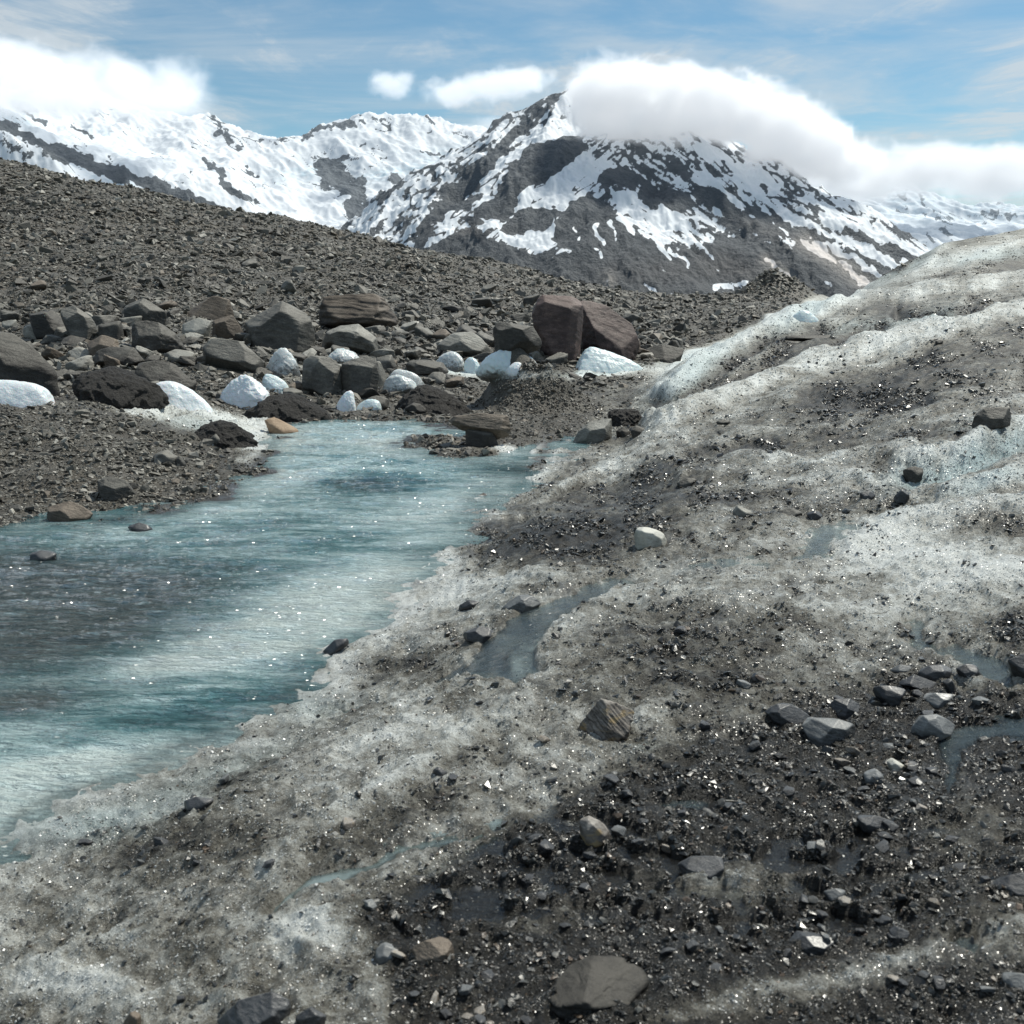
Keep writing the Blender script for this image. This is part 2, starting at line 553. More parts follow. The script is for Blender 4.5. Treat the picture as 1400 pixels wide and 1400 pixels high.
# ------------------------------------------------------------------ surface masks of the ground
px, py, wx, wy, grav = T['px'], T['py'], T['wx'], T['wy'], T['grav']
ice = np.full_like(px, .545)
ice += blobs(px, py, [
    (770, 745, 120, 32, 8, -.75), (660, 715, 60, 16, 0, -.4), (900, 655, 170, 22, 14, -.38), (980, 690, 120, 14, 0, -.45), (1190, 550, 80, 13, 3, -.55), (1130, 560, 130, 18, 5, -.2),
    (960, 900, 150, 60, 5, -.28), (850, 1090, 150, 36, 25, -.30), (560, 1120, 120, 20, 35, -.25), (1000, 960, 130, 60, 0, -.22), (560, 895, 80, 20, 10, -.4), (250, 1165, 130, 32, 0, -.28),
    (330, 1060, 90, 20, 10, -.25), (640, 960, 60, 25, 0, -.2), (1330, 480, 120, 20, 10, -.25), (1270, 520, 140, 18, 10, -.25), (1300, 605, 120, 16, 8, -.3), (1390, 870, 30, 30, 0, -.6),
    (1100, 610, 130, 14, 3, -.3), (850, 600, 60, 20, 30, -.1), (1340, 375, 60, 14, 20, -.2), (1360, 720, 80, 16, 0, -.22),
    (1050, 590, 60, 12, 0, .15), (640, 775, 80, 25, 0, .35), (640, 820, 60, 20, 0, .2), (90, 1360, 110, 40, 0, .25), (430, 1290, 70, 30, 0, .3), (560, 1000, 160, 40, 30, .22), (430, 1050, 100, 30, 20, .12),
    (1230, 760, 110, 40, -20, .38), (1330, 770, 140, 40, 0, .2), (1240, 830, 80, 26, 0, .2), (1060, 800, 160, 30, 0, .1), (1330, 345, 110, 18, 18, .38), (1090, 430, 60, 14, 20, .3), (960, 490, 60, 20, 35, .3),
    (1180, 400, 120, 20, 20, .12), (1000, 570, 100, 14, 20, .25), (700, 650, 40, 12, 20, .3), (1240, 400, 90, 16, 20, -.15), (1220, 480, 100, 12, 15, .2)])
DARK = [(430, 1262), (560, 1205), (700, 1128), (790, 1085), (880, 1045), (960, 1012), (1060, 975), (1150, 935), (1240, 905), (1330, 925), (1440, 950), (1500, 1200), (1500, 1450), (540, 1460), (510, 1320)]
dd = poly_sdf(wx, wy, DARK)
ice -= (1 - sst(-45, 12, dd)) * .55
ice += blobs(px, py, [(1000, 1215, 100, 26, 0, .62), (1340, 1150, 90, 60, 0, .38), (1180, 1345, 150, 22, 15, .7), (432, 1285, 55, 22, 10, .5), (1000, 1378, 110, 18, 15, .6), (1380, 1300, 80, 50, 0, .45), (760, 1270, 90, 16, 0, .2), (1340, 628, 100, 14, 22, .5), (1350, 668, 60, 8, 15, .4), (950, 505, 60, 14, 38, .25)])
ice += np.clip(T['lm'], -.8, 1) * .38
ice = ice + (.16 * n2(px / 60, py / 25, 80) + .14 * n2(px / 22, py / 10, 81)) * sst(-.2, .3, ice)
ice += .24 * np.exp(-((T['rd'] + .15) / .5) ** 2) * (YY < 14) * (px > 0)
ice += .25 * np.clip(blobs(px, py, [(220, 560, 80, 18, -5, 1), (340, 590, 40, 25, 0, 1.2), (620, 508, 60, 12, 0, 1), (545, 528, 40, 14, 0, 1), (700, 612, 50, 10, 0, 1.4), (820, 515, 80, 12, 0, 1), (400, 512, 40, 12, 0, 1), (480, 500, 40, 12, 0, 1)]), 0, 1.5) * 1.9
ice -= .12 * sst(9, 14, YY) * (px > 850)
ice = np.clip(ice, 0, 1) * (1 - grav)
blue = blobs(px, py, [(1340, 628, 95, 10, 22, 1.2), (1250, 655, 40, 10, 10, .8), (1350, 668, 60, 7, 15, .7), (1280, 440, 50, 9, 10, .6), (1180, 445, 60, 9, 10, .4),
                      (950, 510, 70, 14, 38, .55), (1100, 435, 50, 9, 25, .6), (1250, 345, 60, 14, 35, .7), (1360, 350, 80, 9, 5, .45), (1340, 590, 40, 8, 10, .5), (880, 1030, 20, 8, 0, .3),
                      (300, 1040, 120, 20, 22, .35), (120, 1130, 140, 24, 18, .6), (430, 950, 60, 16, 10, .4), (280, 590, 60, 14, -10, .4), (640, 506, 50, 8, 0, .6), (830, 510, 70, 8, 0, .6)]) * (1 - grav)
blue = np.clip(blue, 0, 1)
wet = np.clip(1 - sst(.0, .5, T['rd']) + T['pm'] + (1 - sst(-30, 25, dd)) * .8, 0, 1) * np.where(YY < 40, 1, 0)
wet = np.maximum(wet, np.where(YY < 40, .55 * (1 - grav) * (1 - .65 * sst(7, 16, YY)), 0))
V = np.stack([T['x'], YY, T['z']], -1).reshape(-1, 3)
me = make_mesh('ground', V, grid_faces(NR, NC), dict(ice=ice, blue=blue, wet=wet, grav=grav, far=T['far']))

# ---- ground material
g = NT('glacier_ground')
P = g.pos()
a_ice, a_blue, a_wet, a_grav = g.attr('ice'), g.attr('blue'), g.attr('wet'), g.attr('grav')
nA = g.noise(P, 3.0, 6, .6)
nB = g.noise(P, 22.0, 5, .65)
nC = g.noise(P, 110.0, 5, .75)
nD = g.noise(g.mapv(P, (.35, 1.5, 1.0), (0, 0, .75)), 1.6, 8, .72, .3)
v = g.math('ADD', a_ice, g.math('MULTIPLY', g.math('SUBTRACT', nA, .5), .55))
v = g.math('ADD', v, g.math('MULTIPLY', g.math('SUBTRACT', nD, .5), 1.0))
v = g.math('ADD', v, g.math('MULTIPLY', g.math('SUBTRACT', nB, .5), 1.0))
v = g.math('ADD', v, g.math('MULTIPLY', g.math('SUBTRACT', nC, .5), 1.0), clamp=True)
icecol = g.ramp(v, [(0.0, (.022, .0205, .0165)), (.2, (.052, .048, .038)), (.42, (.150, .142, .115)), (.62, (.315, .31, .275)), (.82, (.50, .51, .475)), (1.0, (.70, .72, .69))])
nB2 = g.noise(P, 9.0, 4, .6)
icecol = g.mix(g.math('MULTIPLY', a_blue, g.mapr(v, .15, .6, 0, .75)), icecol, (.36, .50, .525))
gravc = g.ramp(g.noise(P, 60.0, 5, .7), [(.25, (.020, .018, .015)), (.5, (.080, .074, .062)), (.8, (.20, .188, .16))])
gravc = g.mix(g.mapr(g.noise(P, .35, 3, .6), .45, .7, 0, .5), gravc, (.085, .070, .050))
col = g.mix(a_grav, icecol, gravc)
col = g.mix(g.attr('far'), col, (.16, .17, .17))
darken = g.math('SUBTRACT', 1.0, g.math('MULTIPLY', a_wet, g.math('MULTIPLY', .55, g.math('SUBTRACT', 1.0, g.math('MULTIPLY', a_ice, .9)))))
mul = g.n('ShaderNodeVectorMath', {0: col, 1: g.n('ShaderNodeCombineXYZ', {0: darken, 1: darken, 2: darken}).outputs[0]}, operation='MULTIPLY').outputs[0]
hb = g.math('ADD', g.math('MULTIPLY', g.noise(P, 45.0, 6, .75), .6), g.math('MULTIPLY', nC, .6))
bn = g.bump(hb, 1.0, .016)
bn2 = g.bump(g.noise(P, 6.0, 8, .75), .6, .06, bn)
# glittering ice and wet grit: little facets that tilt every way
vor = g.n('ShaderNodeTexVoronoi', {'Vector': P, 'Scale': 230.0}, feature='F1').outputs['Color']
tilt = g.n('ShaderNodeVectorMath', {0: g.n('ShaderNodeVectorMath', {0: vor, 1: (.5, .5, .5)}, operation='SUBTRACT').outputs[0], 3: 1.0}, operation='SCALE').outputs[0]
fn = g.n('ShaderNodeVectorMath', {0: g.n('ShaderNodeVectorMath', {0: g.n('ShaderNodeNewGeometry').outputs['Normal'], 1: tilt}, operation='ADD').outputs[0]}, operation='NORMALIZE').outputs[0]
rough = g.math('SUBTRACT', .62, g.math('MULTIPLY', a_wet, .3))
bs = g.bsdf(Base_Color=mul, Roughness=rough, Normal=bn2, Coat_Roughness=.21, Coat_Normal=fn)
gm = g.mapr(g.noise(P, 2.3, 5, .65), .47, .65, .03, .9)
g.t.links.new(g.math('MULTIPLY', a_wet, g.math('MULTIPLY', gm, g.mapr(v, 0, .35, .6, 1.0)), clamp=True), bs.inputs['Coat Weight'])
bs.inputs['Specular IOR Level'].default_value = .35
M_GROUND = g.m
link('ground', me, M_GROUND, 'undulating dirty glacier ice and rubble covered ground', 'ground', kind='structure')

# ================================================================== WATER
def water_mat(name, deep, mid, milk, rough=.06, wave=1.0, maxop=1.0, tint=(.80, .90, .91)):
    w = NT(name)
    P = w.pos()
    Ps = w.mapv(P, (.55, 1.9, 1.0), (0, 0, .5))
    mk = w.attr('milk')
    br = w.attr('bed')
    n1 = w.noise(Ps, 1.5, 7, .62, .5)
    nb = w.noise(Ps, 7.0, 6, .68, .6)
    t = w.math('ADD', mk, w.math('ADD', w.math('MULTIPLY', w.math('SUBTRACT', n1, .5), 1.35), w.math('MULTIPLY', w.math('SUBTRACT', nb, .5), .95)), clamp=True)
    c = w.ramp(t, [(0.0, deep), (.35, mid), (.75, milk), (1.0, (min(1, milk[0] * 1.35), min(1, milk[1] * 1.2), min(1, milk[2] * 1.15)))])
    bedc = w.ramp(w.noise(Ps, 6.0, 8, .75, .5), [(.30, (.014, .024, .028)), (.44, (.036, .056, .062)), (.52, (.078, .080, .074)), (.60, (.10, .145, .155)), (.72, (.26, .35, .36))])
    c = w.mix(w.math('MULTIPLY', br, .9), c, bedc)
    Pw = w.mapv(P, (.8, 2.0, 1.0), (0, 0, .45))
    h = w.math('ADD', w.noise(Pw, 5.0, 4, .55, .3), w.math('MULTIPLY', w.noise(Pw, 17.0, 5, .65, .3), .6))
    b = w.bump(h, 1.0, .11 * wave)
    pr = w.n('ShaderNodeBsdfPrincipled', {'Base Color': c, 'Roughness': rough, 'Normal': b, 'IOR': 1.33, 'Coat Roughness': .17})
    vz = w.n('ShaderNodeTexVoronoi', {'Vector': w.mapv(P, (1, 1.6, 1), (0, 0, .4)), 'Scale': 60.0}).outputs['Color']
    vz = w.n('ShaderNodeVectorMath', {0: w.n('ShaderNodeVectorMath', {0: vz, 1: (.5, .5, .5)}, operation='SUBTRACT').outputs[0], 3: 1.5}, operation='SCALE').outputs[0]
    vz = w.n('ShaderNodeVectorMath', {0: w.n('ShaderNodeVectorMath', {0: w.n('ShaderNodeNewGeometry').outputs['Normal'], 1: vz}, operation='ADD').outputs[0]}, operation='NORMALIZE').outputs[0]
    w.t.links.new(vz, pr.inputs['Coat Normal'])
    sm = w.mapr(w.noise(w.mapv(P, (.8, 2.2, 1), (0, 0, .45)), 2.4, 5, .7, .5), .50, .62)
    w.t.links.new(w.math('MULTIPLY', sm, w.math('ADD', 1.0 if wave > .5 else .15, w.math('MULTIPLY', w.attr('riffle'), .6)), clamp=True), pr.inputs['Coat Weight'])
    tr = w.n('ShaderNodeBsdfTransparent', {'Color': (*tint, 1)})
    gl = w.n('ShaderNodeBsdfGlossy', {'Roughness': rough, 'Normal': b})
    fr = w.n('ShaderNodeFresnel', {'IOR': 1.33, 'Normal': b})
    thin = w.n('ShaderNodeMixShader', {0: fr.outputs[0], 1: tr.outputs[0], 2: gl.outputs[0]})
    op = w.math('MULTIPLY', w.attr('depth'), maxop, clamp=True)
    mx = w.n('ShaderNodeMixShader', {0: op, 1: thin.outputs[0], 2: pr.outputs[0]})
    w.t.links.new(mx.outputs[0], w.out.inputs['Surface'])
    return w.m


u0 = (T['rd'] < .35) & (YY < 24) & (YY > 1.3) & (UU > -2.2) & (UU < .12)
keep = u0[:-1, :-1] | u0[1:, :-1] | u0[:-1, 1:] | u0[1:, 1:]
rip = (.022 * n2(UU * YY * 1.8 + YY * .7, YY * 3.0, 90) + .014 * n2(UU * YY * 5 + YY, YY * 8.5, 91) + .006 * n2(UU * YY * 13, YY * 21, 92))
riffle = blobs(px, py, [(500, 660, 75, 18, 0, 1.3), (600, 655, 50, 10, 0, .6), (500, 600, 120, 15, 0, .5), (330, 960, 120, 25, 20, .3), (150, 800, 160, 60, 0, .35)])
Zr = ZW + rip * (.5 + 1.6 * riffle) * sst(0.02, .5, -T['rd'] + .1)
V = np.stack([T['x'], YY, Zr], -1).reshape(-1, 3)
pxr, pyr = proj(T['x'], YY, np.full_like(YY, ZW))
milk = .46 + .20 * np.exp(-((T['rd'] + .25) / .35) ** 2) * sst(150, 420, pxr) + blobs(pxr, pyr, [(330, 880, 150, 26, 12, .75), (440, 815, 130, 30, 12, .62), (250, 905, 80, 14, 10, .3), (480, 600, 130, 12, 0, .42), (440, 640, 80, 16, 10, .2), (60, 1065, 150, 38, 18, .85), (-200, 1130, 200, 80, 0, .7),
                              (560, 700, 90, 16, 8, .2), (250, 715, 140, 12, 8, .22), (600, 600, 40, 6, 0, -.1), (590, 790, 40, 14, 0, -.2), (480, 745, 110, 16, 5, -.12), (300, 965, 160, 22, 14, -.32), (120, 1010, 130, 18, 14, -.3), (500, 662, 70, 12, 0, -.4),
                              (120, 850, 240, 60, 5, -.25), (30, 770, 200, 30, 0, -.15), (380, 1010, 60, 20, 20, .2), (250, 1040, 100, 18, 20, .35), (690, 640, 40, 10, 0, -.25)])
bed = blobs(pxr, pyr, [(60, 850, 210, 55, 4, 1.1), (-200, 850, 300, 120, 0, 1), (220, 800, 150, 30, 5, .55), (60, 770, 200, 25, 0, .5), (30, 960, 90, 18, 5, .9), (560, 880, 60, 26, 10, .5), (500, 662, 66, 12, 0, .6), (700, 640, 60, 12, 0, .5), (430, 940, 60, 10, 0, .3), (280, 1010, 120, 12, 18, .2)])
bed = np.clip(bed, 0, 1)
V2, F2, A2 = compact(V, grid_faces(NR, NC, keep), dict(milk=np.clip(milk, 0, 1), bed=bed, riffle=np.clip(riffle, 0, 1), depth=np.clip(1 - (.62 - .3 * sst(200, 450, pxr)) * np.exp(-np.maximum(Zr - T['z'] - .004, 0) * (42 + 20 * np.clip(milk, 0, 1))), 0, 1)))
M_RIVER = water_mat('river_water', (.014, .058, .066), (.105, .225, .24), (.46, .60, .605), .05)
link('river', make_mesh('river', V2, F2, A2), M_RIVER, 'turquoise milky meltwater river rushing between gravel bank and ice', 'river', kind='structure')

M_POOL = water_mat('pool_water', (.045, .065, .075), (.09, .125, .14), (.20, .25, .265), .03, .12, .62, (.86, .93, .93))  # bluish body colour stands in for part of the sky's reflection
M_SILT = water_mat('silt_water', (.024, .024, .022), (.038, .037, .034), (.06, .06, .056), .05, .07, .75, (.9, .92, .92))
M_MILK = water_mat('milky_water', (.10, .14, .145), (.19, .24, .24), (.28, .34, .335), .05, .10)
for i, (nm, Pg, lb) in enumerate(PUDDLES):
    d = poly_sdf(px + .5 * (wx - px), py + .5 * (wy - py) + n2(px / 7, py / 4, 8), Pg) if i == 4 else poly_sdf(px + 1.5 * (wx - px), py + 1.3 * (wy - py) + 3 * n2(px / 7, py / 4, 8), Pg)
    u0 = (d < 7) & (YY < 30) & (T['rd'] > -.02)
    keep = u0[:-1, :-1] | u0[1:, :-1] | u0[:-1, 1:] | u0[1:, 1:]
    Zp = T['zs'] - .013 * np.minimum(1.4, YY / 4.5 + .4) + .0012 * n2(UU * YY * 9, YY * 14, 93)
    V = np.stack([T['x'], YY, Zp], -1).reshape(-1, 3)
    V2, F2, A2 = compact(V, grid_faces(NR, NC, keep), dict(milk=np.full_like(px, .35), bed=np.zeros_like(px), depth=np.clip((Zp - T['z']) * (26 if i != 4 else 60), 0, 1)))
    mt = M_SILT if nm == 'meltwater_film' else (M_MILK if i == 4 else M_POOL)
    link(nm, make_mesh(nm, V2, F2, A2), mt, lb, 'water', kind='structure')

# ================================================================== ROCK MATERIALS
def rock_mat(name, dark, mid, light, rough=.6, coat=0.0, sc_=1.0, streak=None):
    r = NT(name)
    tcn = r.n('ShaderNodeTexCoord').outputs['Object']
    P = r.pos()
    tone = r.attr('tone')
    rnd = r.n('ShaderNodeObjectInfo').outputs['Random']
    Ps = r.mapv(tcn, (1.0, 1.0, 2.6), (.5, .35, 0))
    n1 = r.noise(P, 1.6 * sc_, 6, .65)
    n2_ = r.noise(Ps, 3.0 * sc_, 8, .7, .1)
    n3_ = r.noise(P, 30 * sc_, 5, .7)
    t = r.math('ADD', r.math('MULTIPLY', n1, .45), r.math('ADD', r.math('MULTIPLY', n2_, .45), r.math('MULTIPLY', n3_, .25)))
    t = r.math('ADD', t, r.math('MULTIPLY', r.math('SUBTRACT', rnd, .5), .12))
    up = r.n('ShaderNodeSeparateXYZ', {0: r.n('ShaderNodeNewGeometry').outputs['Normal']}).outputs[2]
    t = r.math('ADD', t, r.math('MULTIPLY', r.math('SUBTRACT', r.mapr(up, .1, .95), .35), .17))  # sunlit tops and shaded undersides painted into the colour by face direction
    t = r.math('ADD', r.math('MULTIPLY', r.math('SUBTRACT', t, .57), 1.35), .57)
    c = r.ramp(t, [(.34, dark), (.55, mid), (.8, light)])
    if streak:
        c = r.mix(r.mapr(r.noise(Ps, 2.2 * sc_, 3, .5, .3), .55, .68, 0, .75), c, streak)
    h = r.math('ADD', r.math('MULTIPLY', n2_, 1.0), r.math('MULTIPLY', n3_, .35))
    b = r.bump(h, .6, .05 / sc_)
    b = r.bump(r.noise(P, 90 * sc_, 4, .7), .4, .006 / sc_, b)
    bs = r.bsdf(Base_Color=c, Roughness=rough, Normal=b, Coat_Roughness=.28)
    bs.inputs['Coat Weight'].default_value = coat
    bs.inputs['Specular IOR Level'].default_value = .4
    return r.m


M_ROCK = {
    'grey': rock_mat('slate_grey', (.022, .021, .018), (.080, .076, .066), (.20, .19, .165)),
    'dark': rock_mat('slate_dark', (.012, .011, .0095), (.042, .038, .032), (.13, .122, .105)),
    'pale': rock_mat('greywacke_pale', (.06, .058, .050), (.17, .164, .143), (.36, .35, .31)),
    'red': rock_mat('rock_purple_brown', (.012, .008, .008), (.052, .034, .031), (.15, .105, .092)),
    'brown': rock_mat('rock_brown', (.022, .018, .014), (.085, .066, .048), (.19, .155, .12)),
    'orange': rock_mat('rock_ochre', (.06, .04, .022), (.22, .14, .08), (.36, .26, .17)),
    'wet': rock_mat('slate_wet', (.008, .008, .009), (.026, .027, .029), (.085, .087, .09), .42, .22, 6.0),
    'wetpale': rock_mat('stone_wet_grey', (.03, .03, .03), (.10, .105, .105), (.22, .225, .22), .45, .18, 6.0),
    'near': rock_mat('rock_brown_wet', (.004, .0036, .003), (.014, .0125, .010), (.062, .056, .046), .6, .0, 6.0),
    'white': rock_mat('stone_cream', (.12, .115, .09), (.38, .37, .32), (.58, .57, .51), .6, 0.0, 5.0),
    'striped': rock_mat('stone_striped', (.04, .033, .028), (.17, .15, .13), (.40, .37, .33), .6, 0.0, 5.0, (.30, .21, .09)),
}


def ico(sub):
    bm = bmesh.new()
    bmesh.ops.create_icosphere(bm, subdivisions=sub, radius=1)
    V = np.array([v.co[:] for v in bm.verts])
    Fc = np.array([[v.index for v in f.verts] for f in bm.faces])
    bm.free()
    return V / np.linalg.norm(V, axis=1)[:, None], Fc


ICO = {k: ico(k) for k in (2, 3, 4, 5, 6)}


def halfspace_shape(N, c, p, sub, rough=.02, strata=.02, seed=0, bed=(.3, .2, 1), chips=0):
    D, Fc = ICO[sub]
    N = np.asarray(N, float)
    N = N / np.linalg.norm(N, axis=1)[:, None]
    c = np.asarray(c, float)
    if chips:
        rc = np.random.default_rng(seed + 77)
        q = np.maximum(D @ N.T, 0) / c[None]
        P0 = D / q.max(1)[:, None]
        NN = rc.normal(size=(chips, 3))
        NN /= np.linalg.norm(NN, axis=1)[:, None]
        sup = (P0 @ NN.T).max(0)
        N = np.r_[N, NN]
        c = np.r_[c, sup * rc.uniform(.84, .97, chips)]
    q = np.maximum(D @ N.T, 0) / c[None]
    m = q.max(1)
    r = 1.0 / (m * ((q / m[:, None]) ** p).sum(1) ** (1 / p))
    P = D * r[:, None]
    size = np.percentile(np.abs(P), 90)
    k = 1.0 / size
    bed = np.asarray(bed, float)
    bed /= np.linalg.norm(bed)
    st = sst(-.12, .12, n3(P * k * .7 + (P @ bed)[:, None] * bed[None] * k * 4.5, seed + 5)) + .5 * sst(-.1, .1, n3(P * k * 1.1 + (P @ bed)[:, None] * bed[None] * k * 11, seed + 6))
    nz = n3(P * k * 1.3, seed) * .9 + (1 - 2 * np.abs(n3(P * k * 2.6, seed + 1))) * .5 + n3(P * k * 5.5, seed + 2) * .35 + n3(P * k * 12, seed + 3) * .2 + n3(P * k * 26, seed + 4) * .1
    P = P * (1 + rough * nz + strata * (st - .5))[:, None]
    return P, Fc


def ridge_normals(poly, rs, tilt, sink=.22):
    """half spaces whose outline seen level from the front is the polygon (x, z)"""
    N, c = [], []
    n = len(poly)
    H = poly[:, 1].max() - poly[:, 1].min()
    area = 0.5 * np.sum(poly[:, 0] * np.roll(poly[:, 1], -1) - np.roll(poly[:, 0], -1) * poly[:, 1])
    if area < 0:
        poly = poly[::-1]
    for i in range(n):
        a, b = poly[i], poly[(i + 1) % n]
        e = b - a
        if np.hypot(*e) < 1e-6:
            continue
        nx, nz = e[1], -e[0]
        l = math.hypot(nx, nz)
        nx /= l
        nz /= l
        off = nx * a[0] + nz * a[1]
        if nz < -.45:
            off += sink * H
        off = max(off, .04 * H)
        for sgn, lo_, hi_ in ((-1, .12, tilt), (1, .1, .7)):
            t = rs.uniform(lo_, hi_) * (1.15 if nz > .5 else .7)
            l3 = math.sqrt(1 + t * t)
            N.append((nx / l3, sgn * t / l3, nz / l3))
            c.append(off / l3)
    return N, c


def outline_body(name, pts, mat, label, cat, group=None, depth=.75, p=80, sub=5, rough=.014, strata=.010, tilt=.9, seed=0, Y=None, bed=(.3, .2, 1), kind=None, yaw=.35, sink=.22):
    """a solid standing on the ground whose front outline is the given one; returns the object"""
    pts = np.array(pts, float)
    rs = np.random.default_rng(seed + 100)
    bx, by = pts[:, 0].mean(), pts[:, 1].max()
    wpx = pts[:, 0].max() - pts[:, 0].min()
    if Y is None:
        Y = hit(bx, by - .06 * (by - pts[:, 1].min()))[1]
        Y = Y * (1 + depth * wpx / F * .30)
    u, s = us(pts[:, 0], pts[:, 1])
    X, Z = u * Y, s * Y + EYE
    # area centroid
    a = X * np.roll(Z, -1) - np.roll(X, -1) * Z
    A = a.sum() / 2
    cx = ((X + np.roll(X, -1)) * a).sum() / (6 * A)
    czz = ((Z + np.roll(Z, -1)) * a).sum() / (6 * A)
    poly = np.c_[X - cx, Z - czz]
    N, c = ridge_normals(poly, rs, tilt, sink)
    wdt = poly[:, 0].max() - poly[:, 0].min()
    hh = poly[:, 1].max() - poly[:, 1].min()
    dd_ = depth * .5 * max(wdt, hh * .8)
    yv = rs.uniform(-yaw, yaw)
    N += [(math.sin(yv), -math.cos(yv), .18), (math.sin(yv + .75), -math.cos(yv + .75), .05), (math.sin(yv - .8), -math.cos(yv - .8), .1), (.1, 1, .1), (.7, .7, 0), (-.7, .7, 0)]
    c += [dd_ * .8, dd_ * 1.05, dd_ * 1.05, dd_, dd_ * 1.2, dd_ * 1.2]
    P, Fc = halfspace_shape(N, c, p, sub, rough, strata, seed, bed, 16 if p > 20 else 0)
    me = make_mesh(name, P, Fc)
    o = link(name, me, mat, label, cat, group, kind, (cx, Y, czz))
    FOOT.append((cx, Y, wdt / 2, dd_))
    return o


FOOT = []

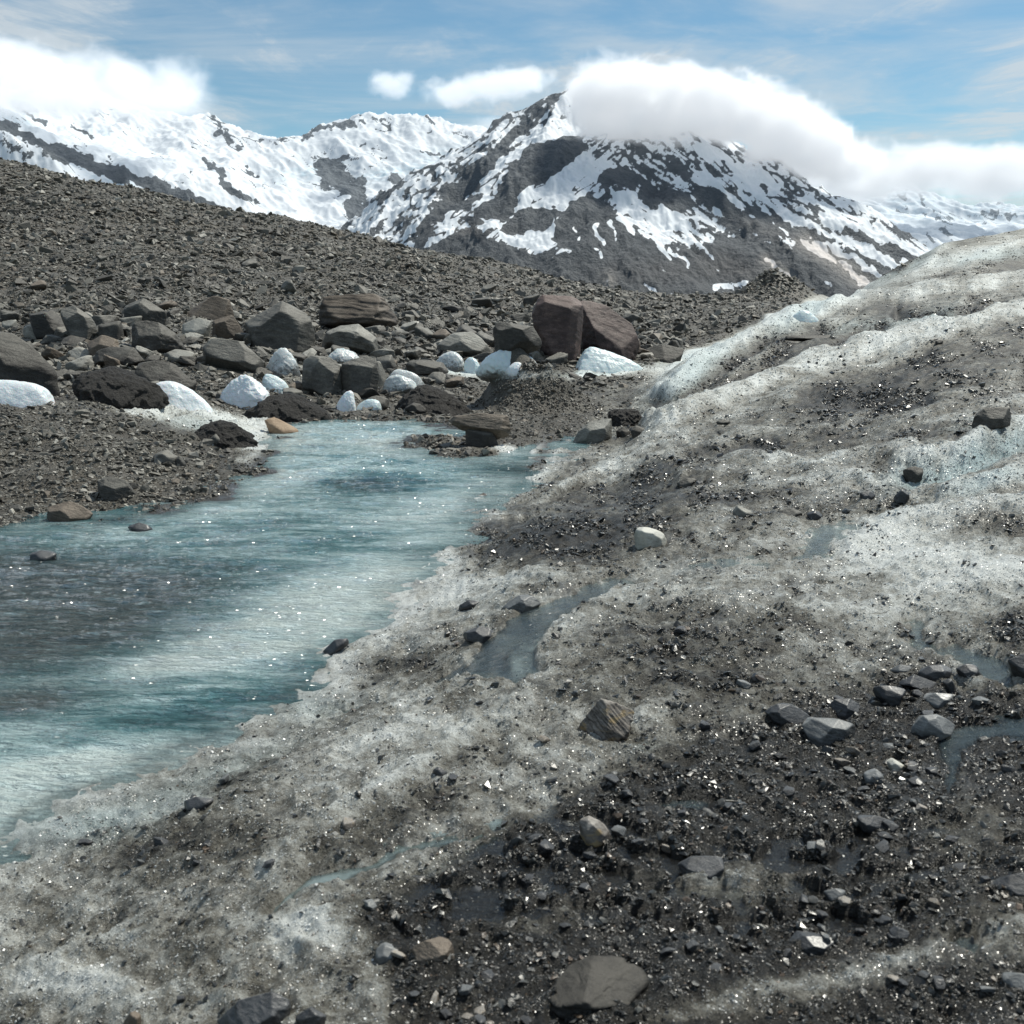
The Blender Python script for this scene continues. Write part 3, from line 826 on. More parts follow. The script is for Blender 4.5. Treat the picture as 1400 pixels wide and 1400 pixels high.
# the boulders one can tell apart (outline in pixels of the photograph, turned into metres where they stand)
BIG = [
    # outline, material, label, depth, extra
    ([(-60, 440), (0, 446), (21, 457), (46, 475), (77, 507), (87, 541), (35, 548), (-60, 548)], 'dark', 'huge dark brown boulder behind the white snowy dome by the left edge', dict(depth=.6, sub=6)),
    ([(36, 430), (72, 423), (84, 432), (112, 470), (60, 466), (44, 448)], 'dark', 'dark slab leaning on a rounded grey boulder above the stream gully', dict()),
    ([(78, 423), (104, 417), (125, 434), (134, 454), (126, 468), (96, 466), (86, 440)], 'grey', 'rounded grey boulder against the dark leaning slab', dict()),
    ([(30, 448), (50, 439), (66, 454), (61, 466), (39, 463)], 'pale', 'small tan block in front of the dark leaning slab', dict(sub=4)),
    ([(0, 423), (22, 427), (30, 436), (0, 438)], 'grey', 'low grey boulder cut by the frame on the left', dict(sub=4)),
    ([(0, 440), (22, 436), (26, 452), (4, 452)], 'pale', 'small brownish pale rock on top of the huge dark boulder', dict(sub=4)),
    ([(166, 420), (196, 407), (229, 427), (227, 441), (200, 443), (168, 447)], 'grey', 'flat topped grey boulder wedged high in the boulder band', dict()),
    ([(252, 430), (286, 404), (314, 406), (320, 432), (290, 440), (258, 440)], 'brown', 'tilted light brown slab lying on top of the boulder band', dict(tilt=1.6)),
    ([(248, 443), (271, 434), (291, 439), (286, 459), (250, 466)], 'pale', 'pale grey block below the tilted light brown slab', dict()),
    ([(291, 438), (318, 430), (333, 452), (325, 465), (290, 459)], 'brown', 'dark brown boulder between a pale block and the great grey boulder', dict()),
    ([(134, 443), (165, 438), (171, 466), (134, 460)], 'dark', 'small square dark boulder beside the rounded grey one', dict(sub=4)),
    ([(180, 440), (215, 438), (240, 455), (252, 473), (215, 483), (180, 472)], 'dark', 'jagged dark boulder in the middle of the left boulder band', dict(rough=.045)),
    ([(118, 470), (140, 457), (163, 465), (162, 482), (125, 488)], 'brown', 'light brown lumpy boulder above a smooth dark slab', dict()),
    ([(129, 480), (150, 474), (185, 475), (199, 493), (165, 502), (129, 496)], 'dark', 'smooth dark slab boulder lying low above the dirt bank', dict(rough=.012)),
    ([(221, 483), (240, 477), (268, 481), (267, 497), (228, 496)], 'pale', 'small tan boulder on the snow above the dark slab', dict(sub=4)),
    ([(182, 500), (205, 491), (240, 496), (272, 528), (240, 530), (186, 530)], 'dark', 'long dark slab sloping down to the white ice dome', dict()),
    ([(273, 478), (291, 461), (332, 467), (362, 495), (356, 510), (304, 496), (275, 490)], 'grey', 'big grey wedge boulder pointing down to the ice peaks', dict(tilt=1.3)),
    ([(332, 443), (357, 427), (386, 411), (411, 420), (430, 436), (431, 477), (393, 484), (357, 481), (336, 466)], 'grey', 'great grey boulder with a split face near the brown layered block', dict(sub=6)),
    ([(436, 407), (468, 402), (525, 400), (536, 418), (547, 434), (539, 454), (507, 455), (464, 446), (437, 443)], 'brown', 'large brown layered block with a rusty top edge', dict(sub=6, strata=.035, bed=(.1, .1, 1))),
    ([(436, 458), (465, 445), (490, 443), (515, 461), (518, 481), (495, 488), (460, 475), (436, 472)], 'pale', 'rounded pale grey boulder below the brown layered block', dict()),
    ([(412, 494), (425, 486), (450, 487), (466, 500), (470, 535), (456, 543), (420, 524), (411, 510)], 'grey', 'upright grey boulder beside its squared twin over the river head', dict(sub=6)),
    ([(466, 497), (496, 487), (514, 490), (521, 506), (516, 541), (486, 538), (468, 523)], 'grey', 'squared grey boulder with a lit right edge over the river head', dict(sub=6)),
    ([(505, 492), (520, 494), (528, 513), (519, 530), (508, 520)], 'pale', 'pale narrow block leaning on the squared grey boulder', dict(sub=4)),
    ([(510, 490), (535, 484), (543, 502), (530, 506), (513, 500)], 'grey', 'flat grey block behind the pale narrow one', dict(sub=4)),
    ([(552, 494), (580, 491), (607, 494), (615, 506), (600, 515), (560, 515)], 'dark', 'long flat dark boulder among the ice lumps', dict()),
    ([(597, 466), (620, 455), (645, 453), (665, 466), (672, 482), (655, 491), (615, 480), (597, 479)], 'pale', 'rounded pale boulder above the small ice lumps', dict()),
    ([(673, 444), (690, 438), (727, 444), (742, 467), (720, 476), (676, 471)], 'dark', 'dark boulder against the giant purple brown boulder', dict()),
    ([(723, 418), (742, 402), (775, 404), (800, 410), (798, 455), (770, 498), (742, 492), (728, 452)], 'red', 'giant purple brown boulder, tallest in the band, with a bright chip', dict(sub=6, depth=.8)),
    ([(788, 408), (800, 409), (829, 418), (864, 443), (875, 471), (871, 492), (828, 480), (792, 466)], 'red', 'broad purple brown boulder joined to the giant one over ice', dict(sub=6, depth=.9, rough=.03)),
    ([(878, 478), (905, 470), (936, 476), (930, 494), (885, 496)], 'dark', 'dark boulder at the foot of the ice slope', dict(sub=4)),
    ([(552, 558), (565, 550), (575, 552), (584, 560), (570, 566), (555, 565)], 'dark', 'small dark slab at the back of the gravel cone', dict(sub=4)),
    ([(588, 541), (606, 539), (613, 552), (596, 556), (588, 552)], 'grey', 'small square grey block at the back of the river head', dict(sub=4)),
    ([(497, 548), (510, 540), (530, 543), (534, 552), (518, 560), (497, 558)], 'dark', 'round dark stone under the squared grey boulder', dict(sub=4)),
    ([(361, 574), (375, 570), (392, 577), (409, 588), (395, 594), (368, 593)], 'orange', 'flat orange rock at the waterline of the river head', dict(sub=4)),
    ([(134, 655), (150, 651), (175, 657), (185, 672), (160, 683), (135, 676)], 'grey', 'smooth dark grey boulder on the gravel bank by the river', dict(rough=.012)),
    ([(64, 693), (95, 685), (112, 691), (125, 703), (110, 714), (66, 711)], 'brown', 'tan angular rock at the waterline of the left bank', dict()),
    ([(208, 622), (225, 615), (245, 625), (242, 635), (210, 635)], 'grey', 'low grey rock halfway up the left gravel bank', dict(sub=4)),
    ([(238, 628), (246, 622), (254, 634), (246, 638)], 'grey', 'small pointed grey rock on the left gravel bank', dict(sub=3)),
    ([(282, 600), (296, 591), (310, 601), (300, 609), (284, 608)], 'grey', 'small pointed rocks plate under the dirt mound', dict(sub=3)),
    ([(175, 719), (190, 714), (201, 717), (208, 724), (190, 728)], 'wet', 'wet rounded stone in the shallows off the left bank', dict(sub=4)),
    ([(38, 758), (55, 752), (77, 757), (77, 767), (40, 767)], 'wet', 'black wet stone alone in the river shallows', dict(sub=4)),
    ([(1322, 575), (1345, 558), (1385, 556), (1389, 573), (1352, 585), (1328, 587)], 'dark', 'black block perched on the bright ice high on the slope', dict(depth=.5, rough=.012)),
    ([(1235, 641), (1250, 637), (1263, 641), (1261, 652), (1238, 660)], 'dark', 'black stone at the lower end of the blue ice channel', dict(sub=4)),
    ([(1222, 678), (1233, 668), (1243, 674), (1243, 688), (1223, 689)], 'wet', 'rounded black stone just above the pool snout', dict(sub=4)),
    ([(1175, 673), (1188, 670), (1197, 676), (1190, 682), (1176, 681)], 'wet', 'small black stone in the wet grit above the pool', dict(sub=4)),
    ([(1062, 418 + 45), (1075, 459), (1140, 458), (1128, 467)], 'dark', 'thin dark slab lying near the crest of the ice slope', dict(sub=4)),
    ([(1278, 466), (1288, 464), (1290, 468), (1279, 471)], 'dark', 'tiny dark stone beside the bluish hollow on the slope', dict(sub=3)),
    ([(978, 575), (998, 574), (1000, 579), (980, 581)], 'dark', 'small flat dark stone on the lower bright ice rib', dict(sub=3)),
    ([(866, 724), (880, 718), (900, 724), (915, 736), (905, 748), (868, 749)], 'white', 'cream coloured stone, brightest of all, on dark gravel', dict(sub=5)),
    ([(790, 992), (804, 975), (820, 953), (845, 960), (867, 974), (861, 1000), (818, 1012)], 'striped', 'brown striped stone with ochre streaks on the ice', dict(sub=6, depth=.8, strata=.05, bed=(.7, .2, .6), tilt=1.0)),
    ([(632, 864), (655, 856), (668, 858), (676, 864), (665, 877), (640, 874)], 'wet', 'black pointed stone beside the shallow meltwater stream', dict(sub=5)),
    ([(684, 830), (710, 813), (728, 814), (738, 822), (728, 830), (690, 836)], 'wetpale', 'flat grey stone lying on pale ice above the stream', dict(sub=5)),
    ([(443, 888), (458, 874), (477, 871), (477, 876), (450, 894)], 'wet', 'dark sliver of rock at the tip of the ice tongue', dict(sub=4)),
    ([(627, 828), (640, 820), (656, 822), (655, 830), (632, 834)], 'wet', 'small black stone on pale ice near the river', dict(sub=4)),
    ([(1000, 700), (1008, 690), (1028, 699), (1020, 707), (1002, 707)], 'pale', 'pale wedge stone in the dark gravel band', dict(sub=4)),
    ([(1062, 698), (1080, 694), (1100, 700), (1090, 706), (1066, 705)], 'grey', 'flat grey plate in the dark gravel band', dict(sub=4)),
    ([(1102, 702), (1115, 697), (1126, 705), (1120, 711), (1104, 710)], 'wet', 'black stone next to the flat grey plate', dict(sub=4)),
    ([(925, 660), (938, 653), (952, 654), (944, 664), (928, 668)], 'dark', 'smooth dark stone on the ice below the slope', dict(sub=4)),
    ([(1048, 970), (1062, 962), (1085, 964), (1106, 977), (1098, 986), (1056, 982)], 'wet', 'dark grey stone left of the cluster by the wet gravel', dict(sub=5)),
    ([(1130, 966), (1142, 955), (1165, 955), (1182, 966), (1176, 976), (1134, 978)], 'wet', 'dark stone at the back of the three clustered stones', dict(sub=5)),
    ([(1096, 992), (1112, 982), (1148, 982), (1171, 988), (1162, 1002), (1128, 1014), (1100, 1008)], 'wetpale', 'largest grey stone of the three clustered stones', dict(sub=6)),
    ([(1196, 938), (1215, 937), (1240, 942), (1234, 958), (1208, 962)], 'wet', 'dark overhanging stone at the edge of the ice dome', dict(sub=5)),
    ([(1249, 992), (1262, 978), (1284, 976), (1303, 988), (1290, 1002), (1256, 1006)], 'wetpale', 'pale flat stone in wet gravel near the narrow pool', dict(sub=5)),
    ([(1262, 955), (1278, 947), (1304, 949), (1302, 960), (1270, 966)], 'wetpale', 'thin grey plate lying just above the pale flat stone', dict(sub=5)),
    ([(1218, 915), (1230, 908), (1246, 911), (1240, 919), (1222, 920)], 'wetpale', 'light thin slab at the start of the pile of wet stones', dict(sub=4)),
    ([(1255, 920), (1270, 910), (1290, 908), (1302, 914), (1292, 926), (1260, 928)], 'wet', 'dark rounded stone in the pile by the blue stream', dict(sub=5)),
    ([(1307, 914), (1320, 908), (1334, 909), (1342, 922), (1326, 925), (1310, 922)], 'wet', 'black stone at the water end of the pile', dict(sub=5)),
    ([(1228, 932), (1250, 922), (1282, 934), (1288, 942), (1264, 942)], 'wet', 'long dark plate lying across the pile of wet stones', dict(sub=5)),
    ([(1288, 932), (1300, 926), (1308, 944), (1294, 948)], 'wet', 'upright small dark stone in the pile of wet stones', dict(sub=4)),
    ([(925, 1182), (945, 1172), (988, 1170), (990, 1184), (968, 1192), (930, 1192)], 'wet', 'flat black slab lying in the thin film of water', dict(sub=5)),
    ([(790, 1122), (804, 1114), (820, 1122), (838, 1142), (818, 1150), (794, 1146)], 'striped', 'small broken brownish stone on the edge of the water film', dict(sub=5)),
    ([(1170, 1118), (1195, 1114), (1214, 1120), (1206, 1132), (1176, 1132)], 'wet', 'black rounded stone between the water film and the gravel', dict(sub=5)),
    ([(1180, 1060), (1200, 1052), (1208, 1060), (1196, 1070), (1182, 1070)], 'wetpale', 'small tan stone left of a brighter chip', dict(sub=4)),
    ([(1212, 1042), (1222, 1037), (1236, 1046), (1230, 1055), (1216, 1054)], 'white', 'small bright cream chip in the dark gravel', dict(sub=4)),
    ([(1125, 1218), (1140, 1214), (1158, 1218), (1154, 1228), (1130, 1230)], 'wetpale', 'oval grey pebble standing in the water film', dict(sub=4)),
    ([(1358, 1210), (1380, 1196), (1430, 1186), (1440, 1215), (1385, 1222)], 'wet', 'flat dark stone cut by the right frame edge', dict(sub=5)),
    ([(300, 1392), (325, 1368), (372, 1356), (402, 1372), (400, 1400), (330, 1412)], 'wet', 'black jagged wet rock at the bottom beside the milky puddle', dict(sub=6, rough=.05)),
    ([(404, 1388), (425, 1376), (446, 1388), (444, 1405), (408, 1408)], 'wet', 'smaller black wet rock touching the jagged one', dict(sub=5, rough=.05)),
    ([(168, 1398), (178, 1384), (194, 1390), (192, 1408), (170, 1408)], 'brown', 'little brown rock at the very bottom of the dirty ice', dict(sub=4)),
    ([(1215, 1275), (1228, 1267), (1246, 1274), (1240, 1288), (1218, 1286)], 'wet', 'black stone above the tiny turquoise puddle', dict(sub=5)),
    ([(1080, 1290), (1100, 1278), (1140, 1282), (1130, 1296), (1090, 1300)], 'wet', 'low black stone on the near shore of the water film', dict(sub=5)),
    ([(1370, 1338), (1395, 1330), (1420, 1335), (1400, 1352), (1375, 1350)], 'wetpale', 'half sunk grey stone in slush by the frame corner', dict(sub=5)),
    ([(250, 1096), (268, 1089), (290, 1092), (286, 1100), (256, 1104)], 'wet', 'lone thin dark sliver of slate on dirty ice', dict(sub=4)),
    ([(590, 1052), (600, 1048), (612, 1056), (604, 1062)], 'wet', 'tiny black chip on the pale ice crest', dict(sub=3)),
    ([(1378, 902), (1400, 893), (1440, 900), (1430, 930), (1385, 925)], 'wet', 'dark stone at the right end of the blue stream', dict(sub=4)),
    ([(510, 1300), (525, 1292), (550, 1300), (542, 1314), (515, 1314)], 'wetpale', 'small brownish stone near the pale ice lump', dict(sub=4)),
    ([(560, 1296), (585, 1284), (618, 1290), (622, 1304), (590, 1314), (565, 1308)], 'brown', 'rounded brown stone in mud near the pale ice lump', dict(sub=5)),
    ([(860, 588), (870, 581), (884, 586), (880, 595), (863, 597)], 'dark', 'dark stone at the top of the narrow side channel', dict(sub=4)),
    ([(842, 589), (852, 583), (862, 590), (856, 599), (843, 598)], 'dark', 'small dark stone beside another at the side channel', dict(sub=4)),
    ([(790, 590), (806, 576), (836, 572), (838, 592), (812, 603), (782, 606)], 'pale', 'greenish grey smooth slab at the right foot of the gravel cone', dict(sub=5, rough=.012)),
]
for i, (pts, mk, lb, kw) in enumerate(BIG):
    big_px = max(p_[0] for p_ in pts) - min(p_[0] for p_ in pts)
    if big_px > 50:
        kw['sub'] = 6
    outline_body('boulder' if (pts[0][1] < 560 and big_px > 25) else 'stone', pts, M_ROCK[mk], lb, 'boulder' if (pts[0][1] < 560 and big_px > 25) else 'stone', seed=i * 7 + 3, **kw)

# the table rock on its pedestal of ice
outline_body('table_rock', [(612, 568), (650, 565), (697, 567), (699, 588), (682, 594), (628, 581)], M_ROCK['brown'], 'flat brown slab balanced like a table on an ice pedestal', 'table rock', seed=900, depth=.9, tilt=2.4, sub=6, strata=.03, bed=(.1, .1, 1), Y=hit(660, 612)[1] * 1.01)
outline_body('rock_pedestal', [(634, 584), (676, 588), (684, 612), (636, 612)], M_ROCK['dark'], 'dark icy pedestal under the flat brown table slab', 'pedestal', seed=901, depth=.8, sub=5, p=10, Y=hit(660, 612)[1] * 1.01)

def slab(name, px_, py_, w_, d_, h_, yaw_deg, mat, label, cat, seed, lift=.3, pitch=0.0):
    x_, y_, z_ = hit(px_, py_)
    r3 = np.random.default_rng(seed)
    N, c = [], []
    for k in range(9):
        a_ = k * 2 * math.pi / 9 + r3.uniform(-.25, .25)
        N.append((math.cos(a_), math.sin(a_), r3.uniform(-.25, .35)))
        rr = 1 / math.sqrt((math.cos(a_) / (w_ / 2)) ** 2 + (math.sin(a_) / (d_ / 2)) ** 2)
        c.append(rr * r3.uniform(.82, 1.05))
    N += [(0.05, -.1, 1), (.3, -.35, 1), (-.35, .1, 1), (0, 0, -1)]
    c += [h_ * .5, h_ * .6, h_ * .66, h_ * .8]
    P_, F_ = halfspace_shape(N, c, 60, 6, .045, .05, seed, (.1, .1, 1), 12)
    o = link(name, make_mesh(name, P_, F_), mat, label, cat, None, None, (x_, y_, z_ + h_ * lift))
    o.rotation_euler = (pitch, 0, math.radians(yaw_deg))
    return o


slab('stone', 815, 1352, .31, .15, .04, 14, M_ROCK['near'], 'largest brown grey slab lying flat in the nearest mud', 'stone', 4250, .10, .08)
# ---- dirt mounds
dm = NT('dirt_cover')
Pd = dm.pos()
cd = dm.ramp(dm.noise(Pd, 25, 6, .75), [(.3, (.008, .007, .006)), (.55, (.026, .023, .020)), (.8, (.07, .064, .056))])
dm.bsdf(Base_Color=cd, Roughness=.7, Normal=dm.bump(dm.noise(Pd, 14, 8, .75), 1.0, .10))
for i, (pts, lb) in enumerate([
    ([(330, 556), (352, 540), (383, 530), (420, 540), (446, 552), (464, 570), (440, 580), (370, 580)], 'black dirt covered mound at the head of the river'),
    ([(252, 600), (270, 578), (292, 568), (318, 572), (346, 597), (330, 608), (290, 612)], 'black dirt mound sitting on the dirty ice apron'),
    ([(90, 520), (120, 500), (180, 505), (205, 520), (190, 552), (110, 556)], 'dark earth bank between the two white ice domes'),
    ([(826, 566), (845, 556), (872, 558), (884, 572), (860, 584), (832, 580)], 'dark grit mound at the foot of the ice slope'),
    ([(545, 545), (560, 528), (585, 520), (615, 532), (640, 545), (600, 565), (560, 562)], 'low dark dirt heap between ice lumps and gravel cone'),
]):
    outline_body('dirt_mound', pts, dm.m, lb, 'dirt mound', seed=950 + i, p=4, rough=.2, strata=0, depth=.9, sub=6, sink=1.2)

# ---- ice lumps
def ice_mat(name, clean, dirt, amount):
    m_ = NT(name)
    P = m_.pos()
    nrm = m_.n('ShaderNodeSeparateXYZ', {0: m_.n('ShaderNodeNewGeometry').outputs['Normal']}).outputs[2]
    t = m_.math('ADD', m_.math('MULTIPLY', m_.noise(P, 3, 6, .7), .8), m_.math('MULTIPLY', m_.noise(P, 30, 5, .75), .55))
    gz = m_.n('ShaderNodeSeparateXYZ', {0: m_.n('ShaderNodeTexCoord').outputs['Generated']}).outputs[2]
    t = m_.math('SUBTRACT', t, m_.math('MULTIPLY', nrm, .10))
    t = m_.math('ADD', t, m_.math('MULTIPLY', m_.math('SUBTRACT', .62, gz), .55))
    f = m_.mapr(t, .72 - amount, .98 - amount)
    c = m_.mix(f, clean, dirt)
    hn = m_.math('ADD', m_.noise(P, 5, 6, .6), m_.math('MULTIPLY', m_.noise(P, 40, 4, .6), .08))
    b_ = m_.bsdf(Base_Color=c, Roughness=.3, Normal=m_.bump(hn, .6, .05))
    b_.inputs['Subsurface Weight'].default_value = .25
    b_.inputs['Subsurface Radius'].default_value = (.05, .12, .16)
    b_.inputs['Subsurface Scale'].default_value = .6
    return m_.m


M_ICE = {'white': ice_mat('ice_white', (.78, .82, .83), (.42, .42, .40), -.08), 'dirty': ice_mat('ice_dirty', (.60, .63, .62), (.09, .088, .08), .20), 'blue': ice_mat('ice_blue', (.66, .75, .755), (.22, .22, .20), -.04)}
for i, (pts, mk, lb, kw) in enumerate([
    ([(-60, 512), (0, 512), (42, 514), (72, 524), (90, 552), (86, 562), (-60, 562)], 'white', 'smooth pure white ice dome at the left edge', dict(rough=.012)),
    ([(178, 548), (200, 522), (228, 512), (246, 514), (272, 530), (296, 545), (300, 556), (180, 562)], 'white', 'rounded white ice dome above the dirty ice apron', dict(rough=.02)),
    ([(290, 545), (318, 512), (338, 503), (354, 515), (372, 535), (366, 546), (330, 560), (300, 560)], 'white', 'pointed white ice peaks behind the black dirt mound', dict(rough=.07)),
    ([(352, 520), (362, 508), (380, 512), (396, 526), (388, 536), (360, 536)], 'blue', 'small bluish ice lump right of the pointed peaks', dict(rough=.04)),
    ([(356, 505), (376, 474), (388, 468), (404, 482), (412, 502), (404, 514), (370, 516)], 'dirty', 'grey dirty ice cone squeezed between great grey boulders', dict(rough=.04)),
    ([(438, 494), (452, 476), (468, 472), (496, 486), (500, 498), (470, 500)], 'dirty', 'dirty ice wedge under the rounded pale boulder', dict(rough=.04)),
    ([(458, 552), (470, 534), (483, 531), (486, 545), (476, 562), (452, 564)], 'white', 'small white ice fin at the head of the river', dict(rough=.04)),
    ([(484, 556), (500, 544), (520, 545), (524, 556), (500, 562)], 'blue', 'low turquoise ice shelf at the head of the river', dict()),
    ([(517, 536), (524, 516), (538, 508), (566, 514), (574, 524), (556, 534), (530, 542)], 'dirty', 'pale grey ice block beside the squared grey boulder', dict(rough=.04)),
    ([(528, 508), (542, 502), (570, 510), (582, 524), (575, 530), (545, 518)], 'dirty', 'thin ice ledge above the pale grey ice block', dict(sub=4)),
    ([(591, 496), (604, 482), (618, 477), (634, 484), (640, 498), (628, 508), (598, 508)], 'dirty', 'rounded ice lump, first of three below the pale boulder', dict(rough=.05)),
    ([(630, 500), (640, 486), (652, 488), (658, 500), (650, 512), (634, 512)], 'blue', 'small blue ice lump between two larger ones', dict(rough=.05)),
    ([(640, 508), (660, 482), (684, 470), (712, 471), (736, 486), (748, 506), (730, 516), (660, 516)], 'blue', 'big blue white ice mound left of the giant purple boulder', dict(rough=.04, sink=.3)),
    ([(690, 504), (700, 494), (714, 492), (724, 502), (716, 510), (696, 510)], 'white', 'little white ice knob in front of the big blue mound', dict(rough=.02)),
    ([(772, 510), (786, 478), (794, 461), (812, 468), (850, 474), (886, 490), (894, 502), (860, 512), (800, 514)], 'blue', 'long blue white ice mound under the giant purple boulders', dict(rough=.035)),
    ([(1080, 432), (1098, 421), (1112, 426), (1122, 436), (1110, 442), (1085, 442)], 'blue', 'bright blue white ice knob on the skyline of the slope', dict(rough=.02)),
]):
    kw = dict(kw)
    kw.setdefault('sub', 5)
    kw.setdefault('depth', .8)
    kw.setdefault('sink', .7)
    kw['rough'] = .03 + kw.get('rough', .02) * 1.3
    if max(q_[0] for q_ in pts) - min(q_[0] for q_ in pts) > 60:
        kw['sub'] = 6
    outline_body('ice_mound', pts, M_ICE[mk], lb, 'ice mound', seed=1200 + i, p=4.2, strata=0, tilt=1.5, **kw)
print('named rocks done')

# ================================================================== SCATTERED STONES
def hull_variant(rs, n=13, flat=.45):
    p_ = rs.normal(size=(n, 3))
    p_ /= np.linalg.norm(p_, axis=1)[:, None]
    p_ *= rs.uniform(.8, 1.1, (n, 1))
    p_ *= np.array([1, rs.uniform(.55, .95), rs.uniform(flat * .6, flat * 1.3)])
    bm = bmesh.new()
    for q in p_:
        bm.verts.new(q)
    r = bmesh.ops.convex_hull(bm, input=bm.verts)
    bmesh.ops.delete(bm, geom=[e for e in r['geom_interior'] if isinstance(e, bmesh.types.BMVert)], context='VERTS')
    bmesh.ops.triangulate(bm, faces=bm.faces)
    bm.verts.index_update()
    V_ = np.array([v.co[:] for v in bm.verts])
    F_ = np.array([[v.index for v in f.verts] for f in bm.faces])
    bm.free()
    return V_ * .5, F_


rs = np.random.default_rng(21)
VARS = [hull_variant(rs, int(rs.integers(9, 15)), rs.choice([.3, .45, .65])) for _ in range(36)]

pz, pyz = proj(T['x'], YY, T['z'])
run = np.minimum.accumulate(np.vstack([np.full((1, NC), 9e9), pyz[:-1]]), 0)
vis = np.clip(run - pyz, 0, 30)
dpx = np.abs(np.gradient(pz, axis=1))
inr = (pz > -260) & (pz < 1660) & (pyz < 1560) & (YY < 134)
area = vis * dpx * inr * (T['rd'] > .03)
edge = np.where((pz < -20) | (pz > 1420) | (pyz > 1420), .35, 1.0)


def scatter(n, wgt, pmin, alpha, pmax, wmax):
    w_ = (area * wgt * edge).ravel()
    cs = np.cumsum(w_)
    k = np.searchsorted(cs, rs.uniform(0, cs[-1], n))
    r_, c_ = k // NC, k % NC
    r2 = np.clip(r_ + rs.uniform(-.5, .5, n), 0, NR - 1)
    c2 = np.clip(c_ + rs.uniform(-.5, .5, n), 0, NC - 1)
    Y = np.exp(np.interp(r2, np.arange(NR), np.log(YR)))
    u = np.interp(c2, np.arange(NC), UC)
    a = pmin * rs.uniform(0, 1, n) ** (-1 / alpha)
    a = np.minimum(a, pmax * rs.uniform(.6, 1, n))
    size = np.minimum(a * Y / F, wmax * rs.uniform(.5, 1, n))
    return u * Y, Y, size, k


dens = np.clip(1 - ice * 1.5, 0, 1) * (1 - .55 * np.clip(T['pm'] * 1.25, 0, 1))
farhill = sst(20, 30, YY)
band = np.exp(-((pyz - 480) / 55) ** 2) * (pz < 940) * (YY > 15)
clump = sst(-.25, .5, n2(pz / 45, pyz / 22, 300) + .6 * n2(pz / 14, pyz / 8, 301))
S = []
S.append(scatter(95000, grav * (.75 + .25 * farhill), 2.2, 2.3, 17, .9) + (0,))
S.append(scatter(14000, grav * (.7 + .7 * band), 4.5, 2.2, 26, .9) + (0,))
S.append(scatter(700, grav * farhill * (YY > 24), 8, 2.0, 24, 1.5) + (0,))
S.append(scatter(2000, grav * band, 10, 1.7, 36, 1.3) + (0,))
S.append(scatter(24000, (1 - grav) * (dens ** 1.5 + .02) * clump * (pyz < 900), 2.0, 2.3, 15, .12) + (1,))
S.append(scatter(70000, (1 - grav) * (dens ** 1.5 * (.25 + clump) + .01) * (pyz > 850), 2.1, 2.25, 24, .08) + (1,))
S.append(scatter(9000, (1 - grav) * (.25 + clump), 2.0, 2.2, 14, .05) + (1,))
X = np.concatenate([s_[0] for s_ in S])
Yv = np.concatenate([s_[1] for s_ in S])
SZ = np.concatenate([s_[2] for s_ in S])
K = np.concatenate([s_[3] for s_ in S])
WT_ = np.concatenate([np.full(len(s_[0]), s_[4]) for s_ in S])
# keep stones out of the larger named bodies' middles
okk = np.ones(len(X), bool)
pcx, pcy = proj(X, Yv, Zc0 := zat(X, Yv))
okk &= ~((np.abs(pcx - 745) < 100) & (np.abs(pcy - 550) < 48) & (Yv > 15.5) & (Yv < 22) & (SZ / Yv * F > 9))
for (fx, fy, fw, fd) in FOOT:
    okk &= ~((np.abs(X - fx) < fw * .6) & (np.abs(Yv - fy) < fd * .5))
X, Yv, SZ, K, WT_ = X[okk], Yv[okk], SZ[okk], K[okk], WT_[okk]
Zv = zat(X, Yv)
n = len(X)
yaw_ = rs.uniform(0, 2 * np.pi, n)
tx = rs.normal(0, .35, n)
ty = rs.normal(0, .35, n)
tone = np.clip(rs.beta(2.0, 4.5, n) + (.10 * n2(X / 9, Yv / 12, 310) + .07 * n2(X / 2.2, Yv / 3, 311)) * (WT_ == 0) + .11 * (WT_ == 0) + (rs.uniform(0, 1, n) < .02) * .5, 0, 1)
hue = (rs.uniform(0, 1, n) < .06 + .15 * sst(.1, .6, n2(X / 7, Yv / 11, 312))) * rs.uniform(.4, 1, n)


def rotm(yaw_, tx, ty):
    cy_, sy_ = np.cos(yaw_), np.sin(yaw_)
    cx_, sx_ = np.cos(tx), np.sin(tx)
    cz_, sz_ = np.cos(ty), np.sin(ty)
    R = np.zeros((len(yaw_), 3, 3))
    Rz = R.copy(); Rx = R.copy(); Ry = R.copy()
    Rz[:, 0, 0] = cy_; Rz[:, 0, 1] = -sy_; Rz[:, 1, 0] = sy_; Rz[:, 1, 1] = cy_; Rz[:, 2, 2] = 1
    Rx[:, 0, 0] = 1; Rx[:, 1, 1] = cx_; Rx[:, 1, 2] = -sx_; Rx[:, 2, 1] = sx_; Rx[:, 2, 2] = cx_
    Ry[:, 1, 1] = 1; Ry[:, 0, 0] = cz_; Ry[:, 0, 2] = sz_; Ry[:, 2, 0] = -sz_; Ry[:, 2, 2] = cz_
    return Rx @ Ry @ Rz


